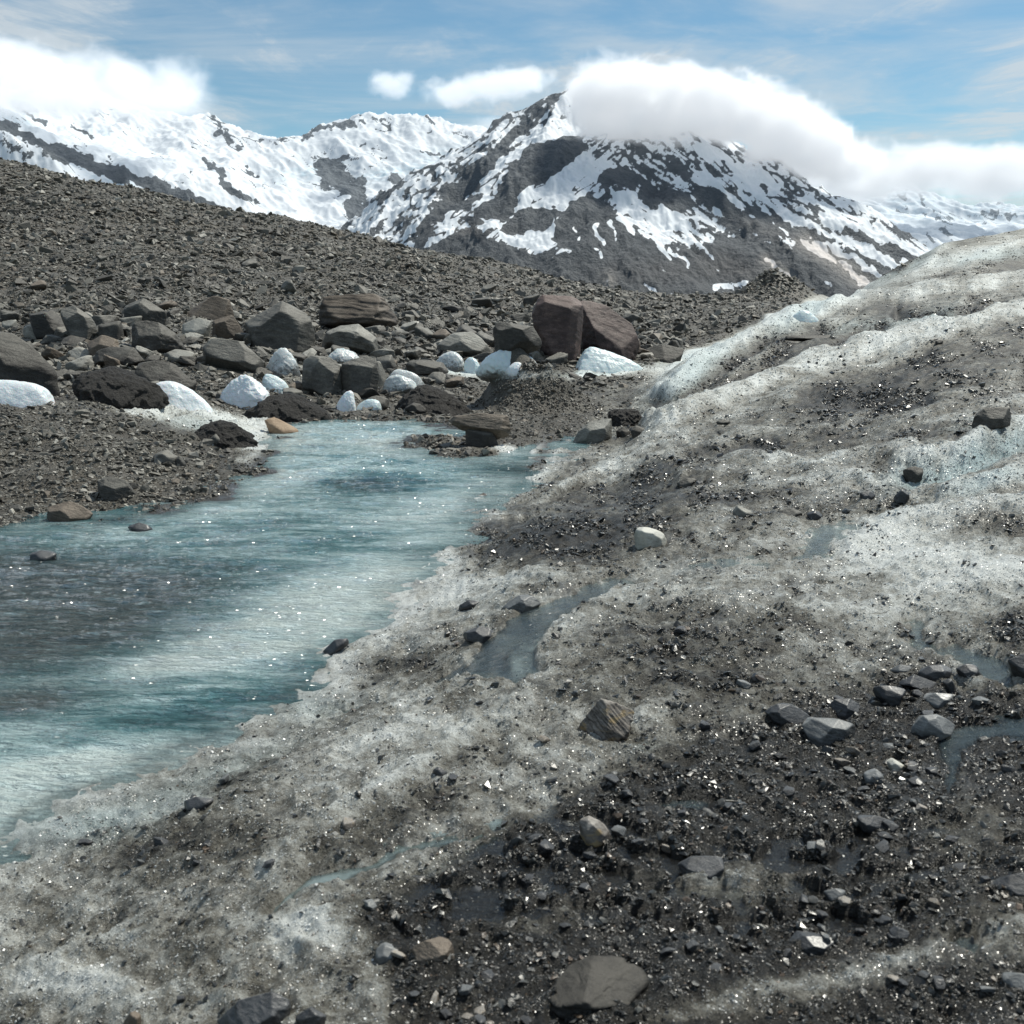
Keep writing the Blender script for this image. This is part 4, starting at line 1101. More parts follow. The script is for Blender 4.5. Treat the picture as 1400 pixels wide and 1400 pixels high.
# material shared by all loose stones
def gravel_mat(name, wet):
    s_ = NT(name)
    tone_, hue_ = s_.attr('tone'), s_.attr('hue')
    P = s_.pos()
    c = s_.ramp(s_.math('ADD', tone_, s_.math('MULTIPLY', s_.math('SUBTRACT', s_.noise(P, 18, 4, .7), .5), .35)), [(0.0, (.018, .0165, .0135)), (.3, (.074, .069, .058)), (.6, (.19, .18, .152)), (1.0, (.42, .40, .35))] if not wet else [(0.0, (.009, .0085, .007)), (.3, (.030, .029, .025)), (.6, (.088, .084, .073)), (1.0, (.27, .26, .23))])
    c = s_.mix(s_.math('MULTIPLY', hue_, .7), c, (.15, .10, .06) if wet else (.16, .125, .09))
    b_ = s_.bsdf(Base_Color=c, Roughness=.35 if wet else .6, Normal=s_.bump(s_.noise(P, 60 if wet else 14, 4, .7), .6, .006 if wet else .03), Coat_Roughness=.2)
    b_.inputs['Coat Weight'].default_value = .35 if wet else 0
    return s_.m


M_GRAV = [gravel_mat('loose_slate', False), gravel_mat('wet_slate', True)]
SPX = SZ / Yv * F
inside = (pz.ravel()[K] > 5) & (pz.ravel()[K] < 1395) & (pyz.ravel()[K] < 1395)
order = np.argsort(-SPX * inside)
NTH = [0, 1]
top = np.zeros(n, bool)
big0 = [k for k in order if WT_[k] == 0][:135]
big1 = [k for k in order if WT_[k] == 1][:85]
top[big0] = True
top[big1] = True

for wt in (0, 1):
    sel = np.nonzero((WT_ == wt) & ~top)[0]
    vi = rs.integers(0, len(VARS), len(sel))
    Vs, Fs, T1, H1, offn = [], [], [], [], 0
    for v_, (Vv, Fv) in enumerate(VARS):
        ii = sel[vi == v_]
        if not len(ii):
            continue
        R = rotm(yaw_[ii], tx[ii], ty[ii])
        st_ = rs.uniform(.7, 1.25, (len(ii), 1, 3))
        pts = (Vv[None] * st_) @ np.transpose(R, (0, 2, 1)) * SZ[ii][:, None, None]
        pts += np.stack([X[ii], Yv[ii], Zv[ii] + SZ[ii] * .06], -1)[:, None]
        Vs.append(pts.reshape(-1, 3))
        f = Fv[None] + (np.arange(len(ii)) * len(Vv))[:, None, None] + offn
        Fs.append(f.reshape(-1, 3))
        offn += len(ii) * len(Vv)
        T1.append(np.repeat(tone[ii], len(Vv)))
        H1.append(np.repeat(hue[ii], len(Vv)))
    me = make_mesh('gravel', np.concatenate(Vs), np.concatenate(Fs), dict(tone=np.concatenate(T1), hue=np.concatenate(H1)), smooth=False)
    link('gravel', me, M_GRAV[wt], ['loose angular grey slate rubble covering the moraine', 'wet dark grit and pebbles strewn over the ice'][wt], 'gravel', kind='stuff')
    print('gravel', wt, len(sel))

# coarse melting ice crystals standing on the bare ice
gi = NT('ice_grains')
ti = gi.attr('tone')
ci = gi.ramp(ti, [(0.0, (.16, .155, .135)), (.5, (.42, .42, .395)), (1.0, (.80, .82, .80))])
bi = gi.bsdf(Base_Color=ci, Roughness=.28)
iw = (1 - grav) * sst(.22, .6, ice) * (T['pm'] < .2)
G1 = scatter(56000, iw * (.3 + sst(-.2, .4, n2(pz / 30, pyz / 14, 320))) * (pyz > 560), 1.7, 2.6, 7, .025)
G2 = scatter(22000, iw * (pyz <= 700), 1.5, 2.6, 5, .06)
gX, gYv, gS, gK = [np.concatenate([G1[i_], G2[i_]]) for i_ in range(4)]
gZ = zat(gX, gYv)
gI = ice.ravel()[gK]
nG = len(gX)
Rg = rotm(rs.uniform(0, 6.28, nG), rs.normal(0, .6, nG), rs.normal(0, .6, nG))
vi = rs.integers(0, 12, nG)
Vs, Fs, T1, offn = [], [], [], 0
small_v = [hull_variant(np.random.default_rng(700 + q), 7, .8) for q in range(12)]
for v_, (Vv, Fv) in enumerate(small_v):
    ii = np.nonzero(vi == v_)[0]
    pts = Vv[None] @ np.transpose(Rg[ii], (0, 2, 1)) * gS[ii][:, None, None] + np.stack([gX[ii], gYv[ii], gZ[ii] + gS[ii] * .12], -1)[:, None]
    Vs.append(pts.reshape(-1, 3))
    Fs.append((Fv[None] + (np.arange(len(ii)) * len(Vv))[:, None, None] + offn).reshape(-1, 3))
    offn += len(ii) * len(Vv)
    T1.append(np.repeat(np.clip(gI[ii] * .8 + rs.normal(.08, .17, len(ii)), 0, 1), len(Vv)))
link('ice_grains', make_mesh('ice_grains', np.concatenate(Vs), np.concatenate(Fs), dict(tone=np.concatenate(T1)), smooth=False), gi.m, 'coarse glinting ice grains crusting the bare glacier ice', 'ice grains', kind='stuff')

# the largest of the loose stones are things of their own and share a few detailed shapes
PROT = {}
for wt in (0, 1):
    PROT[wt] = []
    for v_ in range(14):
        r3 = np.random.default_rng(500 + v_ + wt * 50)
        N = r3.normal(size=(13, 3))
        N /= np.linalg.norm(N, axis=1)[:, None]
        sc3 = np.array([1, r3.uniform(.55, .9), r3.uniform(.35, .65)])
        P_, Fc_ = halfspace_shape(np.r_[N, np.eye(3), -np.eye(3)], np.r_[r3.uniform(.62, .95, 13), np.ones(6) * .95], 40, 4, .03, .03, 600 + v_)
        me_ = make_mesh('loose_stone', P_ * sc3 * .5, Fc_, smooth=True)
        PROT[wt].append(me_)
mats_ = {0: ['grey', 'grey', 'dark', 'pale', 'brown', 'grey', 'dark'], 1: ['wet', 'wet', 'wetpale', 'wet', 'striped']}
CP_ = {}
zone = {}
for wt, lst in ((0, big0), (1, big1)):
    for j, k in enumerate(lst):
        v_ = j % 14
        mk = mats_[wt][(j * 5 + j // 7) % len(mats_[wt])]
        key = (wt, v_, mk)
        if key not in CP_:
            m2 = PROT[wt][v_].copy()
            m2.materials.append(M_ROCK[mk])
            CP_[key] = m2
        if wt == 0:
            if Yv[k] > 30:
                lab, grp = 'angular grey rock lying loose on the upper moraine slope', 'loose rocks on the moraine slope'
            elif Yv[k] > 16:
                lab, grp = 'angular grey rock wedged among the great boulders and ice lumps', 'rocks of the boulder band'
            else:
                lab, grp = 'flat grey rock lying on the left gravel bank of the river', 'rocks on the gravel bank'
            nm = 'rock'
        else:
            if Yv[k] < 4.6:
                lab, grp = 'wet dark stone lying in the gravel nearest the viewer', 'wet stones in the near gravel'
            else:
                lab, grp = 'small dark stone resting on the dirty ice of the slope', 'stones on the ice slope'
            nm = 'loose_stone'
        o = bpy.data.objects.new(nm, CP_[key])
        COL.objects.link(o)
        o.location = (X[k], Yv[k], Zv[k] + SZ[k] * .08)
        o.rotation_euler = (tx[k] * .7, ty[k] * .7, yaw_[k])
        o.scale = (SZ[k],) * 3
        o['label'], o['category'], o['group'] = lab, 'rock' if wt == 0 else 'stone', grp


# ================================================================== MOUNTAINS
mm = NT('mountain_rock_and_snow')
P = mm.pos()
a_s = mm.attr('snow')
sn = mm.math('ADD', a_s, mm.math('ADD', mm.math('MULTIPLY', mm.math('SUBTRACT', mm.noise(P, .012, 6, .65), .5), .55), mm.math('MULTIPLY', mm.math('SUBTRACT', mm.noise(P, .05, 4, .7), .5), .4)))
sf = mm.mapr(sn, .46, .54)
rc = mm.ramp(mm.noise(P, .02, 8, .75), [(.3, (.028, .032, .038)), (.5, (.060, .066, .074)), (.72, (.115, .12, .126))])
rc = mm.mix(mm.math('MULTIPLY', mm.attr('brown'), .7), rc, (.115, .098, .088))
rc = mm.mix(mm.math('MULTIPLY', mm.attr('tan'), .8), rc, (.34, .31, .28))
snc = mm.mix(mm.attr('tan'), mm.mix(mm.attr('icy'), (.76, .785, .815), (.42, .58, .67)), (.62, .56, .52))
c = mm.mix(sf, rc, snc)
c = mm.mix(mm.attr('haze'), c, (.42, .51, .60))  # distance haze painted straight into the rock and snow colour
hh = mm.math('ADD', mm.noise(P, .012, 8, .7), mm.math('MULTIPLY', mm.noise(P, .06, 5, .7), .3))
bst = mm.math('SUBTRACT', 1.0, mm.math('MULTIPLY', sf, .88))
b = mm.n('ShaderNodeBump', {'Height': hh, 'Strength': bst, 'Distance': 40.0}).outputs[0]
mm.bsdf(Base_Color=c, Roughness=.8, Normal=b)
M_MT = mm.m


def zpt(px, py, Y):
    u, s = us(px, py)
    return (float(u * Y), float(Y), float(s * Y + EYE))


# ---- main mountain: arêtes as 3-D lines, slopes falling away from them
RID = [
    [(830, 92, 4600), (745, 135, 4480), (700, 185, 4400), (660, 225, 4330), (610, 282, 4260), (565, 340, 4200)],
    [(830, 92, 4600), (870, 160, 4400), (950, 186, 4320), (1040, 212, 4220), (1110, 250, 4120), (1180, 298, 4020), (1250, 346, 3900), (1330, 410, 3800)],
    [(870, 160, 4400), (840, 183, 4250), (790, 190, 4120), (735, 194, 4050), (705, 225, 3960), (680, 270, 3880), (640, 302, 3760), (600, 340, 3640), (560, 400, 3540)],
    [(840, 183, 4250), (850, 230, 4020), (835, 262, 3860), (802, 267, 3740), (772, 284, 3660), (740, 318, 3560), (690, 350, 3460)],
    [(802, 267, 3740), (840, 288, 3640), (880, 322, 3520), (930, 365, 3380), (970, 408, 3280)],
    [(640, 302, 3760), (680, 326, 3600), (740, 350, 3460), (800, 380, 3340)],
    [(870, 160, 4400), (905, 215, 4120), (930, 265, 3880), (985, 320, 3640), (1040, 375, 3420), (1080, 410, 3320)],
    [(950, 186, 4320), (990, 235, 4080), (1050, 285, 3820), (1110, 345, 3560), (1160, 398, 3400)],
    [(1040, 212, 4220), (1090, 265, 3960), (1150, 320, 3720), (1210, 380, 3500)],
    [(1110, 250, 4120), (1160, 300, 3900), (1230, 365, 3640)],
]
gy = np.linspace(3050, 5300, 520)
gu = np.linspace(-.20, .50, 760)
GU, GY = np.meshgrid(gu, gy)
GX = GU * GY
wx2 = GX + 45 * n2(GX / 260, GY / 260, 200) + 18 * n2(GX / 90, GY / 90, 201)
wy2 = GY + 45 * n2(GX / 260, GY / 260, 202) + 18 * n2(GX / 90, GY / 90, 203)
H = np.full(GX.shape, -400.0)
DD = np.full(GX.shape, 9e9)
for rl in RID:
    q = [zpt(*p_) for p_ in rl]
    for i in range(len(q) - 1):
        (ax, ay, az), (bx, by, bz) = q[i], q[i + 1]
        ex, ey = bx - ax, by - ay
        t = np.clip(((wx2 - ax) * ex + (wy2 - ay) * ey) / (ex * ex + ey * ey), 0, 1)
        d = np.sqrt((wx2 - ax - ex * t) ** 2 + (wy2 - ay - ey * t) ** 2)
        hz = az + (bz - az) * t - d * .72 + 60 * (1 - np.exp(-d / 300.0)) * 1.2
        H = np.maximum(H, hz)
        DD = np.minimum(DD, d)
amp = sst(0, 120, DD)
H += (fbm2(GX / 210, GY / 330, 5, 210, .5, ridged=True) - .7) * 30 * (.25 + .75 * amp)
H += fbm2(GX / 30, GY / 40, 3, 230, .55) * 5
H = np.maximum(H, -45 + 10 * n2(GX / 200, GY / 200, 240))
mpx, mpy = proj(GX, GY, H)
a_ = math.radians(38)
n_ = 1.0
wpx = mpx + 7 * n2(mpx / 28, mpy / 22, 250) + 3.2 * n2(mpx / 9, mpy / 8, 251)
wpy = mpy + 6 * n2(mpx / 28, mpy / 22, 252) + 3.0 * n2(mpx / 9, mpy / 8, 253)
# streaks: right of the summit they run down to the right, left of it down to the left
dr = (mpx * math.cos(a_) + mpy * math.sin(a_), -mpx * math.sin(a_) + mpy * math.cos(a_))
dl = (mpx * math.cos(a_) - mpy * math.sin(a_), mpx * math.sin(a_) + mpy * math.cos(a_))
sr = n2(dr[0] / 38, dr[1] / 8, 260) + .6 * n2(dr[0] / 16, dr[1] / 4, 261)
sl = n2(dl[0] / 38, dl[1] / 9, 262) + .6 * n2(dl[0] / 16, dl[1] / 4, 263)
rt = sst(820, 880, mpx)
streak = sr * rt + sl * (1 - rt)
bias = np.full_like(mpx, .12)
bias += -.9 * sst(-12, 12, mpy - np.interp(mpx, [560, 640, 680, 740, 800, 850, 905, 950, 1010, 1080, 1150, 1250, 1330], [335, 312, 332, 352, 340, 355, 338, 340, 325, 335, 350, 372, 395]))


def paint(P_, v, soft=3.0):
    global bias
    d = poly_sdf(wpx, wpy, P_)
    m = 1 - sst(-soft, soft, d)
    bias = bias * (1 - m) + v * m


def stroke(L, w_, v):
    global bias
    d = line_d(wpx, wpy, L)
    m = np.exp(-(d / w_) ** 2)
    bias = bias + m * v


paint([(540, 350), (620, 270), (700, 180), (745, 130), (880, 130), (860, 175), (790, 188), (740, 192), (712, 204), (680, 260), (640, 300), (575, 350)], .55)
paint([(715, 204), (743, 189), (788, 190), (800, 200), (772, 228), (742, 246), (711, 266), (690, 304), (643, 306), (632, 300), (660, 280), (685, 255)], -1.2, 2)
paint([(797, 205), (832, 218), (818, 240), (800, 262), (778, 276), (740, 282), (712, 280), (722, 262), (756, 242)], 1.0)
paint([(650, 296), (690, 302), (712, 280), (775, 284), (742, 300), (700, 306), (680, 312)], .8)
paint([(690, 304), (712, 286), (745, 284), (770, 290), (750, 312), (715, 320), (680, 318)], -.8, 2)
paint([(678, 318), (710, 322), (740, 318), (758, 298), (756, 318), (742, 340), (722, 345), (700, 338)], 1.0, 2)
paint([(776, 282), (798, 267), (824, 272), (852, 300), (890, 326), (916, 352), (880, 365), (820, 360), (788, 342), (762, 338), (752, 322), (765, 300)], -.9, 2)
paint([(820, 235), (850, 225), (870, 245), (872, 262), (852, 272), (824, 262)], -.5)
paint([(878, 262), (910, 250), (940, 262), (955, 285), (930, 290), (900, 284), (882, 280)], -.5)
paint([(835, 256), (870, 268), (905, 300), (925, 330), (905, 336), (880, 320), (850, 288)], .8)
paint([(860, 200), (880, 196), (885, 230), (905, 262), (880, 262), (864, 230)], -.35)
for L_, w_, v in [
    ([(620, 262), (590, 305), (570, 330)], 9, -1.3), ([(735, 150), (700, 190), (662, 228), (640, 240)], 8, -1.4), ([(662, 230), (640, 262), (622, 280)], 9, -1.1), ([(640, 245), (600, 300)], 7, -.7),
    ([(756, 130), (748, 142)], 7, -1), ([(655, 268), (640, 282)], 5, -1.2), ([(600, 345), (630, 325)], 5, -.8),
    ([(812, 305), (822, 330)], 3.4, 1.9), ([(834, 305), (845, 325)], 3.4, 1.7), ([(850, 300), (865, 312)], 4, 1.8), ([(815, 340), (826, 352)], 2.5, 1.8), ([(785, 310), (795, 330)], 3, 1.3),
    ([(900, 335), (914, 350)], 3, 2.4), ([(916, 338), (942, 362)], 2.6, 2.4), ([(930, 310), (955, 335)], 3, 1.9), ([(905, 285), (945, 312)], 6, 1.2), ([(960, 340), (975, 352)], 2.5, 1.8),
    ([(945, 240), (1000, 268), (1030, 300)], 5, 1.1), ([(1010, 240), (1060, 285), (1110, 320)], 5, .9), ([(950, 200), (1010, 225), (1060, 260)], 7, .9), ([(1040, 285), (1075, 318)], 3, 1.3),
    ([(915, 215), (960, 262), (1010, 300), (1060, 320)], 6, -.9), ([(960, 262), (1060, 300), (1130, 330)], 10, -.8), ([(1000, 300), (1100, 320)], 14, -.6),
    ([(1100, 330), (1150, 362), (1182, 386)], 5.5, 1.9), ([(1118, 330), (1165, 352), (1205, 378)], 4, 1.7), ([(1150, 325), (1200, 350), (1235, 372)], 4, 1.8), ([(1046, 356), (1080, 378)], 3, 1.9), ([(1060, 290), (1120, 312), (1160, 330)], 3, .9),
    ([(978, 393), (1020, 390)], 4, 1.7), ([(1130, 290), (1190, 315), (1250, 345)], 8, .9), ([(880, 385), (895, 402)], 3, 1.5),
    ([(1160, 312), (1215, 340), (1262, 356)], 5, -1.0), ([(1250, 350), (1220, 345)], 5, -.8),
]:
    stroke(L_, w_, v)
rib = 1 - 2 * np.abs(n2(dr[0] / 50, dr[1] / 11, 265) * rt + n2(dl[0] / 50, dl[1] / 11, 266) * (1 - rt))
bias = bias - 1.0 * sst(.72, .95, rib) * (bias > -.3) * (mpx > 560) * sst(-.3, .2, n2(mpx / 40, mpy / 30, 267))
snow = .5 + .5 * (bias + streak * .6 + .32 * n2(mpx / 7, mpy / 6, 270) + .2 * n2(mpx / 3, mpy / 3, 271))
snow = np.clip(snow, -.2, 1.2)
tan = np.clip(np.exp(-(line_d(mpx, mpy, [(1100, 330), (1182, 386)]) / 14) ** 2) + np.exp(-(line_d(mpx, mpy, [(1046, 356), (1080, 378)]) / 9) ** 2) + 1.3 * blobs(mpx, mpy, [(832, 390, 9, 16, 0, 1)]), 0, 1)
brown = np.clip(blobs(mpx, mpy, [(640, 312, 60, 12, 0, .7), (930, 370, 120, 20, 0, .5), (1060, 320, 70, 12, -20, .6), (1010, 365, 60, 20, -20, .5)]), 0, 1)
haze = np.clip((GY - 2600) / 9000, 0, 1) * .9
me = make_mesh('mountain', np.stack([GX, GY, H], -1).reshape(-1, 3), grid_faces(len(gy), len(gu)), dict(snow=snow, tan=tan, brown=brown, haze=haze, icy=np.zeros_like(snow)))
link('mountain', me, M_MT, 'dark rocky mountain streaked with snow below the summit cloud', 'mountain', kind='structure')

# ---- snow range behind
fc = []
sky_line = [(-500, 40), (-300, 50), (-120, 80), (0, 120), (28, 96), (50, 80), (72, 84), (95, 98), (130, 128), (170, 144), (215, 152), (258, 158), (285, 155), (302, 168), (330, 184), (370, 193), (395, 196), (412, 190), (424, 178), (450, 170), (478, 170), (490, 160),
            (510, 158), (528, 168), (545, 164), (565, 160), (578, 164), (586, 160), (594, 170), (625, 176), (680, 184), (760, 196), (900, 220), (1040, 248), (1140, 280), (1180, 282), (1204, 274), (1218, 258), (1236, 250), (1254, 262), (1270, 272), (1286, 268), (1300, 280),
            (1335, 288), (1352, 282), (1376, 284), (1400, 292), (1470, 280), (1600, 250), (1900, 240)]
for px_ in range(-500, 1901, 160):
    fc.append((px_, 405, 5200))
    fc.append((px_, 380, 5450))
for p_ in sky_line:
    fc.append((p_[0], p_[1] + 85, 9300))
MIDS = [(-300, 160, 6200), (-100, 168, 6050), (0, 178, 6000), (50, 195, 5960), (100, 216, 5920), (150, 235, 5880), (200, 254, 5840), (260, 276, 5780), (320, 297, 5720), (420, 325, 5640),
        (0, 200, 5750), (100, 250, 5650), (200, 300, 5600), (60, 175, 6500), (150, 200, 6600), (250, 225, 6500), (330, 255, 6300), (150, 175, 7200), (285, 195, 7200), (350, 225, 7000), (375, 290, 6100), (420, 260, 6800),
        (445, 222, 7300), (445, 262, 6900), (490, 262, 6900), (490, 302, 6400), (560, 235, 7200), (570, 268, 6900), (520, 320, 6000), (600, 335, 5800), (620, 290, 6500), (600, 215, 7500), (520, 205, 7500), (660, 260, 6800), (430, 320, 5900),
        (1200, 330, 6200), (1300, 320, 6400), (1400, 335, 6300), (1220, 290, 7200), (1300, 300, 7300), (1370, 305, 7300), (1000, 330, 6500), (800, 300, 6500)]
allp = [(p_[0], p_[1], 8000) for p_ in sky_line] + fc + MIDS
uu_, ss_ = us([p_[0] for p_ in allp], [p_[1] for p_ in allp])
fit2 = tps_fit(np.c_[uu_ * 9, np.array([p_[2] for p_ in allp]) / 900.0], ss_)
gy2 = np.r_[np.linspace(5200, 8000, 420), np.linspace(8010, 9300, 60)]
gu2 = np.linspace(-.80, .80, 1250)
GU, GY = np.meshgrid(gu2, gy2)
s_ = tps_eval(fit2, GU * 9, GY / 900.0)
GX = GU * GY
H = s_ * GY + EYE
edge_ = 1 - .55 * np.exp(-((GY - 8000) / 350) ** 2)
H += fbm2(GX / 75, GY / 300, 3, 490, .6, ridged=True) * 13 * np.exp(-((GY - 7950) / 260) ** 2)
H += (fbm2(GX / 420 + GY / 900, GY / 700, 5, 400, .45, ridged=True) - .8) * 52 * edge_
H += fbm2(GX / 70, GY / 110, 4, 420, .5, ridged=True) * 4
mpx, mpy = proj(GX, GY, H)
wpx = mpx + 6 * n2(mpx / 22, mpy / 16, 450) + 3.2 * n2(mpx / 7, mpy / 6, 451)
wpy = mpy + 6 * n2(mpx / 22, mpy / 16, 452) + 3.0 * n2(mpx / 7, mpy / 6, 453)
bias = np.full_like(mpx, .95)
for L_, w_, v in [
    ([(0, 168), (60, 200), (110, 222), (160, 240)], 8, -1.9), ([(80, 205), (150, 232), (210, 256), (290, 285)], 9, -2.2), ([(200, 250), (260, 276), (320, 300), (420, 326)], 8, -2.2), ([(0, 195), (40, 212)], 8, -1.3), ([(170, 268), (260, 292), (340, 312)], 7, -1.0),
    ([(25, 150), (60, 168)], 4, -1.4), ([(100, 172), (130, 188)], 4, -1.3), ([(280, 215), (300, 235), (315, 262)], 7, -1.6), ([(310, 255), (350, 275)], 7, -1.7), ([(335, 228), (355, 242)], 4, -1.4), ([(285, 155), (305, 178), (330, 205)], 6, -1.2), ([(295, 180), (312, 196)], 5, -1.1),
    ([(340, 188), (395, 195)], 4, -1.2), ([(412, 190), (440, 174), (480, 170)], 6, -1.5), ([(486, 166), (505, 158), (530, 168)], 8, -1.05), ([(582, 160), (592, 168)], 4, -1.5), ([(615, 182), (645, 186)], 3, -1.0),
    ([(440, 222), (452, 250)], 13, -2.0), ([(462, 228), (472, 258)], 12, -1.9), ([(492, 250), (487, 292)], 12, -1.9), ([(478, 285), (510, 292)], 9, -1.6), ([(540, 245), (560, 256), (585, 250)], 10, -2.0), ([(530, 268), (545, 275)], 8, -1.6), ([(488, 215), (510, 212)], 3, -1.0),
    ([(470, 216), (485, 222)], 5, -1.2), ([(580, 205), (596, 212)], 5, -1.6), ([(430, 305), (460, 318)], 5, -1.0), ([(365, 300), (410, 318)], 7, -1.3), ([(510, 305), (555, 300), (590, 290)], 4, -.7),
    ([(1255, 265), (1262, 278)], 6, -1.2), ([(1226, 262), (1236, 272)], 5, -1.2), ([(1265, 290), (1300, 300)], 7, -1.2), ([(1290, 310), (1300, 325)], 5, -1.3), ([(1340, 290), (1385, 296)], 7, -1.2), ([(1180, 300), (1240, 330)], 6, -.7), ([(1270, 320), (1280, 330)], 5, -1.5),
]:
    stroke(L_, w_, v * .86)
a3 = math.radians(35)
e1 = (mpx * math.cos(a3) + mpy * math.sin(a3), -mpx * math.sin(a3) + mpy * math.cos(a3))
rib = 1 - 2 * np.abs(n2(e1[0] / 34, e1[1] / 9, 475))
bias = bias - 1.2 * sst(.78, .96, rib) * sst(0, .35, n2(mpx / 38, mpy / 26, 476))
snow = .5 + .5 * (bias + .5 * n2(mpx / 11, mpy / 8, 470) + .38 * n2(mpx / 4, mpy / 4, 471) + .35 * n2((mpx + mpy) / 14, (mpy - mpx) / 4, 472))
icy = np.clip(blobs(mpx, mpy, [(420, 236, 50, 12, 10, .6), (540, 236, 70, 8, 10, .8), (600, 240, 30, 16, 0, .8), (160, 250, 60, 14, -25, .5), (620, 210, 60, 10, 0, .4), (40, 165, 40, 10, 0, .5), (150, 190, 30, 10, -30, .6), (1240, 280, 60, 20, 0, .6), (1360, 290, 60, 14, 0, .7), (560, 300, 50, 14, 30, .4)]) * (.5 + 1.0 * n2(mpx / 9, mpy / 4, 480)), 0, 1)
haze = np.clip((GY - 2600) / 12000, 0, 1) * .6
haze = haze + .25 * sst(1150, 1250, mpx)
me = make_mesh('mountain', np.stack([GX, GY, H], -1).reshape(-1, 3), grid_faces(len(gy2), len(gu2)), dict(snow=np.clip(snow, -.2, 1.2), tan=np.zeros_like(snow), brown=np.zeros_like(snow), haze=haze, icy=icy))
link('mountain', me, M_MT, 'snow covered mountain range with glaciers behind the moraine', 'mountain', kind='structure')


# ================================================================== CLOUDS (real volumes)
def cloud(label, ells, dens, nscale, namp, edge=.35, seed=0, emit=.0, vox=None):
    """ells: (px, py, Y, rx px, ry px, ry depth m)"""
    c = NT('cloud_vapour')
    P = c.pos()
    f = None
    parts = []
    for (px_, py_, Y, rx, rz, rd_) in ells:
        x_, y_, z_ = zpt(px_, py_, Y)
        r_ = (rx * Y / F, rd_, rz * Y / F)
        parts.append(((x_, y_, z_), r_))
        v_ = c.n('ShaderNodeVectorMath', {0: P, 1: (x_, y_, z_)}, operation='SUBTRACT').outputs[0]
        v_ = c.n('ShaderNodeVectorMath', {0: v_, 1: r_}, operation='DIVIDE').outputs[0]
        l_ = c.n('ShaderNodeVectorMath', {0: v_}, operation='LENGTH').outputs['Value']
        k_ = c.math('SUBTRACT', 1.0, l_)
        f = k_ if f is None else c.n('ShaderNodeMath', {0: f, 1: k_, 2: .25}, operation='SMOOTH_MAX').outputs[0]
    nz = c.noise(c.mapv(P, (1, 1, 1.25)), nscale, 6, .62, .35)
    t = c.math('ADD', f, c.math('MULTIPLY', c.math('SUBTRACT', nz, .52), namp))
    d_ = c.math('MULTIPLY', c.mapr(t, 0.0, edge), dens)
    vol = c.n('ShaderNodeVolumePrincipled', {'Density': d_, 'Color': (.97, .98, 1, 1), 'Anisotropy': .2})
    if emit:
        vol.inputs['Emission Strength'].default_value = emit
        vol.inputs['Emission Color'].default_value = (.93, .97, 1, 1)
        c.t.links.new(c.math('MULTIPLY', d_, emit), vol.inputs['Emission Strength'])  # self-glow added to the vapour in place of scattered sunlight
    c.t.links.new(vol.outputs[0], c.out.inputs['Volume'])
    bm = bmesh.new()
    from mathutils import Matrix
    for (ce, r_) in parts:
        g_ = 1.5
        bmesh.ops.create_icosphere(bm, subdivisions=3, radius=1, matrix=Matrix.Translation(ce) @ Matrix.Diagonal((r_[0] * g_, r_[1] * g_, r_[2] * g_, 1)))
    me_ = bpy.data.meshes.new('cloud')
    bm.to_mesh(me_)
    bm.free()
    o = link('cloud', me_, c.m, label, 'cloud', kind='thing')
    md = o.modifiers.new('merge', 'REMESH')
    md.mode = 'VOXEL'
    c.m.cycles.volume_step_rate = .6
    md.voxel_size = vox or min(r_[2] for _, r_ in parts) / 4
    return o


cloud('broad white cloud hiding the summit of the dark rocky mountain', [
    (822, 136, 4050, 54, 52, 260), (872, 142, 4050, 84, 56, 300), (935, 146, 4100, 86, 56, 280), (1000, 158, 4100, 85, 52, 260), (1060, 176, 4100, 80, 50, 240), (1108, 200, 4080, 70, 46, 220),
    (1060, 205, 4100, 60, 24, 160), (1150, 225, 4080, 60, 30, 200), (850, 170, 4250, 60, 20, 150)], .030, .0085, 1.8, .6, 1, .20)
cloud('low white cloud bank over the pass beside the far peaks', [
    (1150, 240, 6600, 110, 48, 420), (1270, 232, 6600, 120, 40, 420), (1370, 236, 6600, 120, 42, 420), (1480, 236, 6600, 120, 42, 420)], .012, .0050, 1.8, .8, 2, .14)
cloud('thick white cloud draped over the left snowy peaks', [
    (-80, 100, 6300, 120, 60, 420), (10, 98, 6300, 90, 58, 400), (90, 112, 6250, 90, 48, 380), (165, 118, 6200, 80, 46, 360), (235, 120, 6200, 64, 42, 320), (60, 140, 6000, 150, 22, 200), (200, 145, 6000, 80, 22, 200)], .0065, .0055, 1.9, .8, 3, .2)
cloud('elongated small cumulus cloud in the gap between the mountains', [
    (625, 126, 7000, 60, 20, 200), (672, 118, 7000, 60, 26, 200), (715, 110, 7000, 52, 22, 200)], .010, .007, 1.7, .7, 4, .16)
cloud('smallest puff of cumulus cloud left of the elongated one', [(535, 116, 7000, 36, 20, 160), (548, 108, 7000, 26, 12, 120)], .009, .008, 1.7, .7, 5, .16)
cloud('thin wisp of cloud behind the snowy col', [(690, 168, 7600, 60, 12, 150), (640, 176, 7700, 50, 8, 120)], .006, .006, 1.5, 1.0, 6, .10)
cloud('ragged little cloud tuft torn off the summit cloud', [(1122, 168, 4050, 22, 16, 60), (1090, 148, 4050, 20, 14, 60)], .014, .014, 1.8, .9, 7, .10)


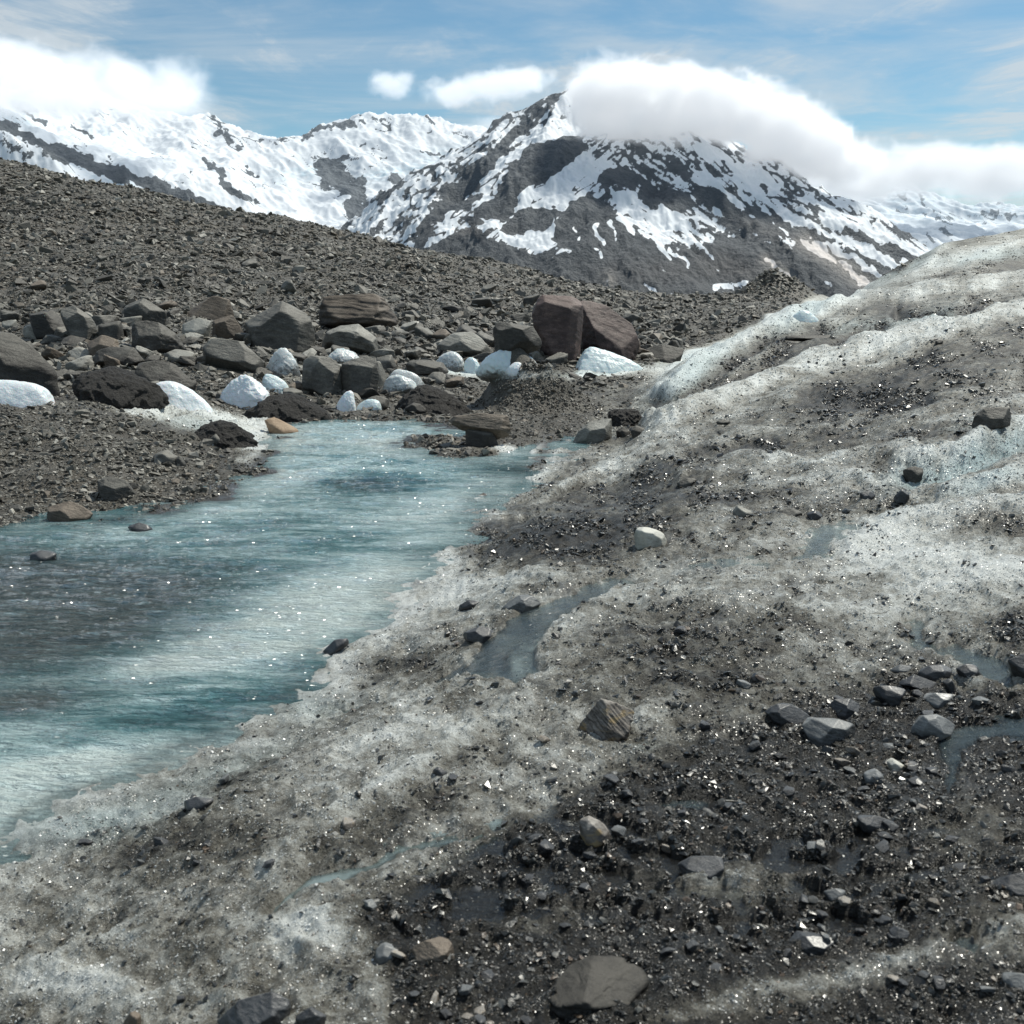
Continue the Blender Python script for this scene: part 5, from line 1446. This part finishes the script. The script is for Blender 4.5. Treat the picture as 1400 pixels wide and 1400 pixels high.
# ================================================================== LIGHT, SKY, CAMERA
SUN_AZ, SUN_EL = math.radians(50), math.radians(56)
sd = np.array([math.cos(SUN_EL) * math.sin(SUN_AZ), math.cos(SUN_EL) * math.cos(SUN_AZ), math.sin(SUN_EL)])
L = bpy.data.lights.new('sun', 'SUN')
L.energy = 4.6
L.angle = math.radians(.5)
L.color = (1, .965, .86)
lo = bpy.data.objects.new('sun', L)
COL.objects.link(lo)
from mathutils import Vector
lo.rotation_euler = Vector(-sd).to_track_quat('-Z', 'Y').to_euler()

w = bpy.data.worlds.new('World')
sc.world = w
w.use_nodes = True
nt = w.node_tree
nt.nodes.clear()


class WT(NT):
    def __init__(self, tree):
        self.t = tree


W = WT(nt)
sky = W.n('ShaderNodeTexSky', sky_type='NISHITA', sun_disc=False, sun_elevation=SUN_EL, sun_rotation=SUN_AZ, altitude=900, air_density=1.0, dust_density=.6, ozone_density=1.6)
tc = W.n('ShaderNodeTexCoord').outputs['Generated']
sep = W.n('ShaderNodeSeparateXYZ', {0: tc})
zc = W.math('MAXIMUM', sep.outputs[2], .04)
# project the direction on a high flat layer of cloud
cv = W.n('ShaderNodeCombineXYZ', {0: W.math('DIVIDE', sep.outputs[0], zc), 1: W.math('DIVIDE', sep.outputs[1], zc), 2: 0.0}).outputs[0]
c1 = W.noise(W.mapv(cv, (.55, .5, 1), (0, 0, .5)), 1.0, 8, .58, .5)
c2 = W.noise(W.mapv(cv, (1.6, .8, 1), (0, 0, -.5)), 1.3, 6, .65, .8)
cm = W.math('ADD', W.mapr(c1, .37, .68, 0, .85), W.math('MULTIPLY', W.mapr(c2, .46, .72, 0, .8), W.mapr(c1, .38, .6)), clamp=True)
skyc = W.n('ShaderNodeVectorMath', {0: sky.outputs[0], 1: (.78, 1.0, .98)}, operation='MULTIPLY').outputs[0]
cirr = W.mix(W.math('MULTIPLY', cm, .75), skyc, (6.6, 7.1, 7.4))
bg = W.n('ShaderNodeBackground', {'Color': cirr, 'Strength': .10})
wo = W.n('ShaderNodeOutputWorld')
nt.links.new(bg.outputs[0], wo.inputs['Surface'])

cam = bpy.data.cameras.new('camera')
cam.sensor_width = 36
cam.sensor_height = 36
cam.lens = 36 * F / 1400
cam.clip_start = .05
cam.clip_end = 60000
cam.dof.use_dof = True
cam.dof.focus_distance = 14.0
cam.dof.aperture_fstop = 8.0
co = bpy.data.objects.new('camera', cam)
COL.objects.link(co)
co.location = (0, 0, EYE)
co.rotation_euler = (math.pi / 2 - PITCH, 0, 0)
sc.camera = co
sc.view_settings.view_transform = 'Standard'
sc.view_settings.look = 'None'
sc.view_settings.exposure = 0
sc.cycles.use_denoising = True
sc.cycles.max_bounces = 6
sc.cycles.diffuse_bounces = 2
sc.cycles.glossy_bounces = 2
sc.cycles.volume_bounces = 2
sc.cycles.transparent_max_bounces = 8
sc.cycles.sample_clamp_indirect = 4
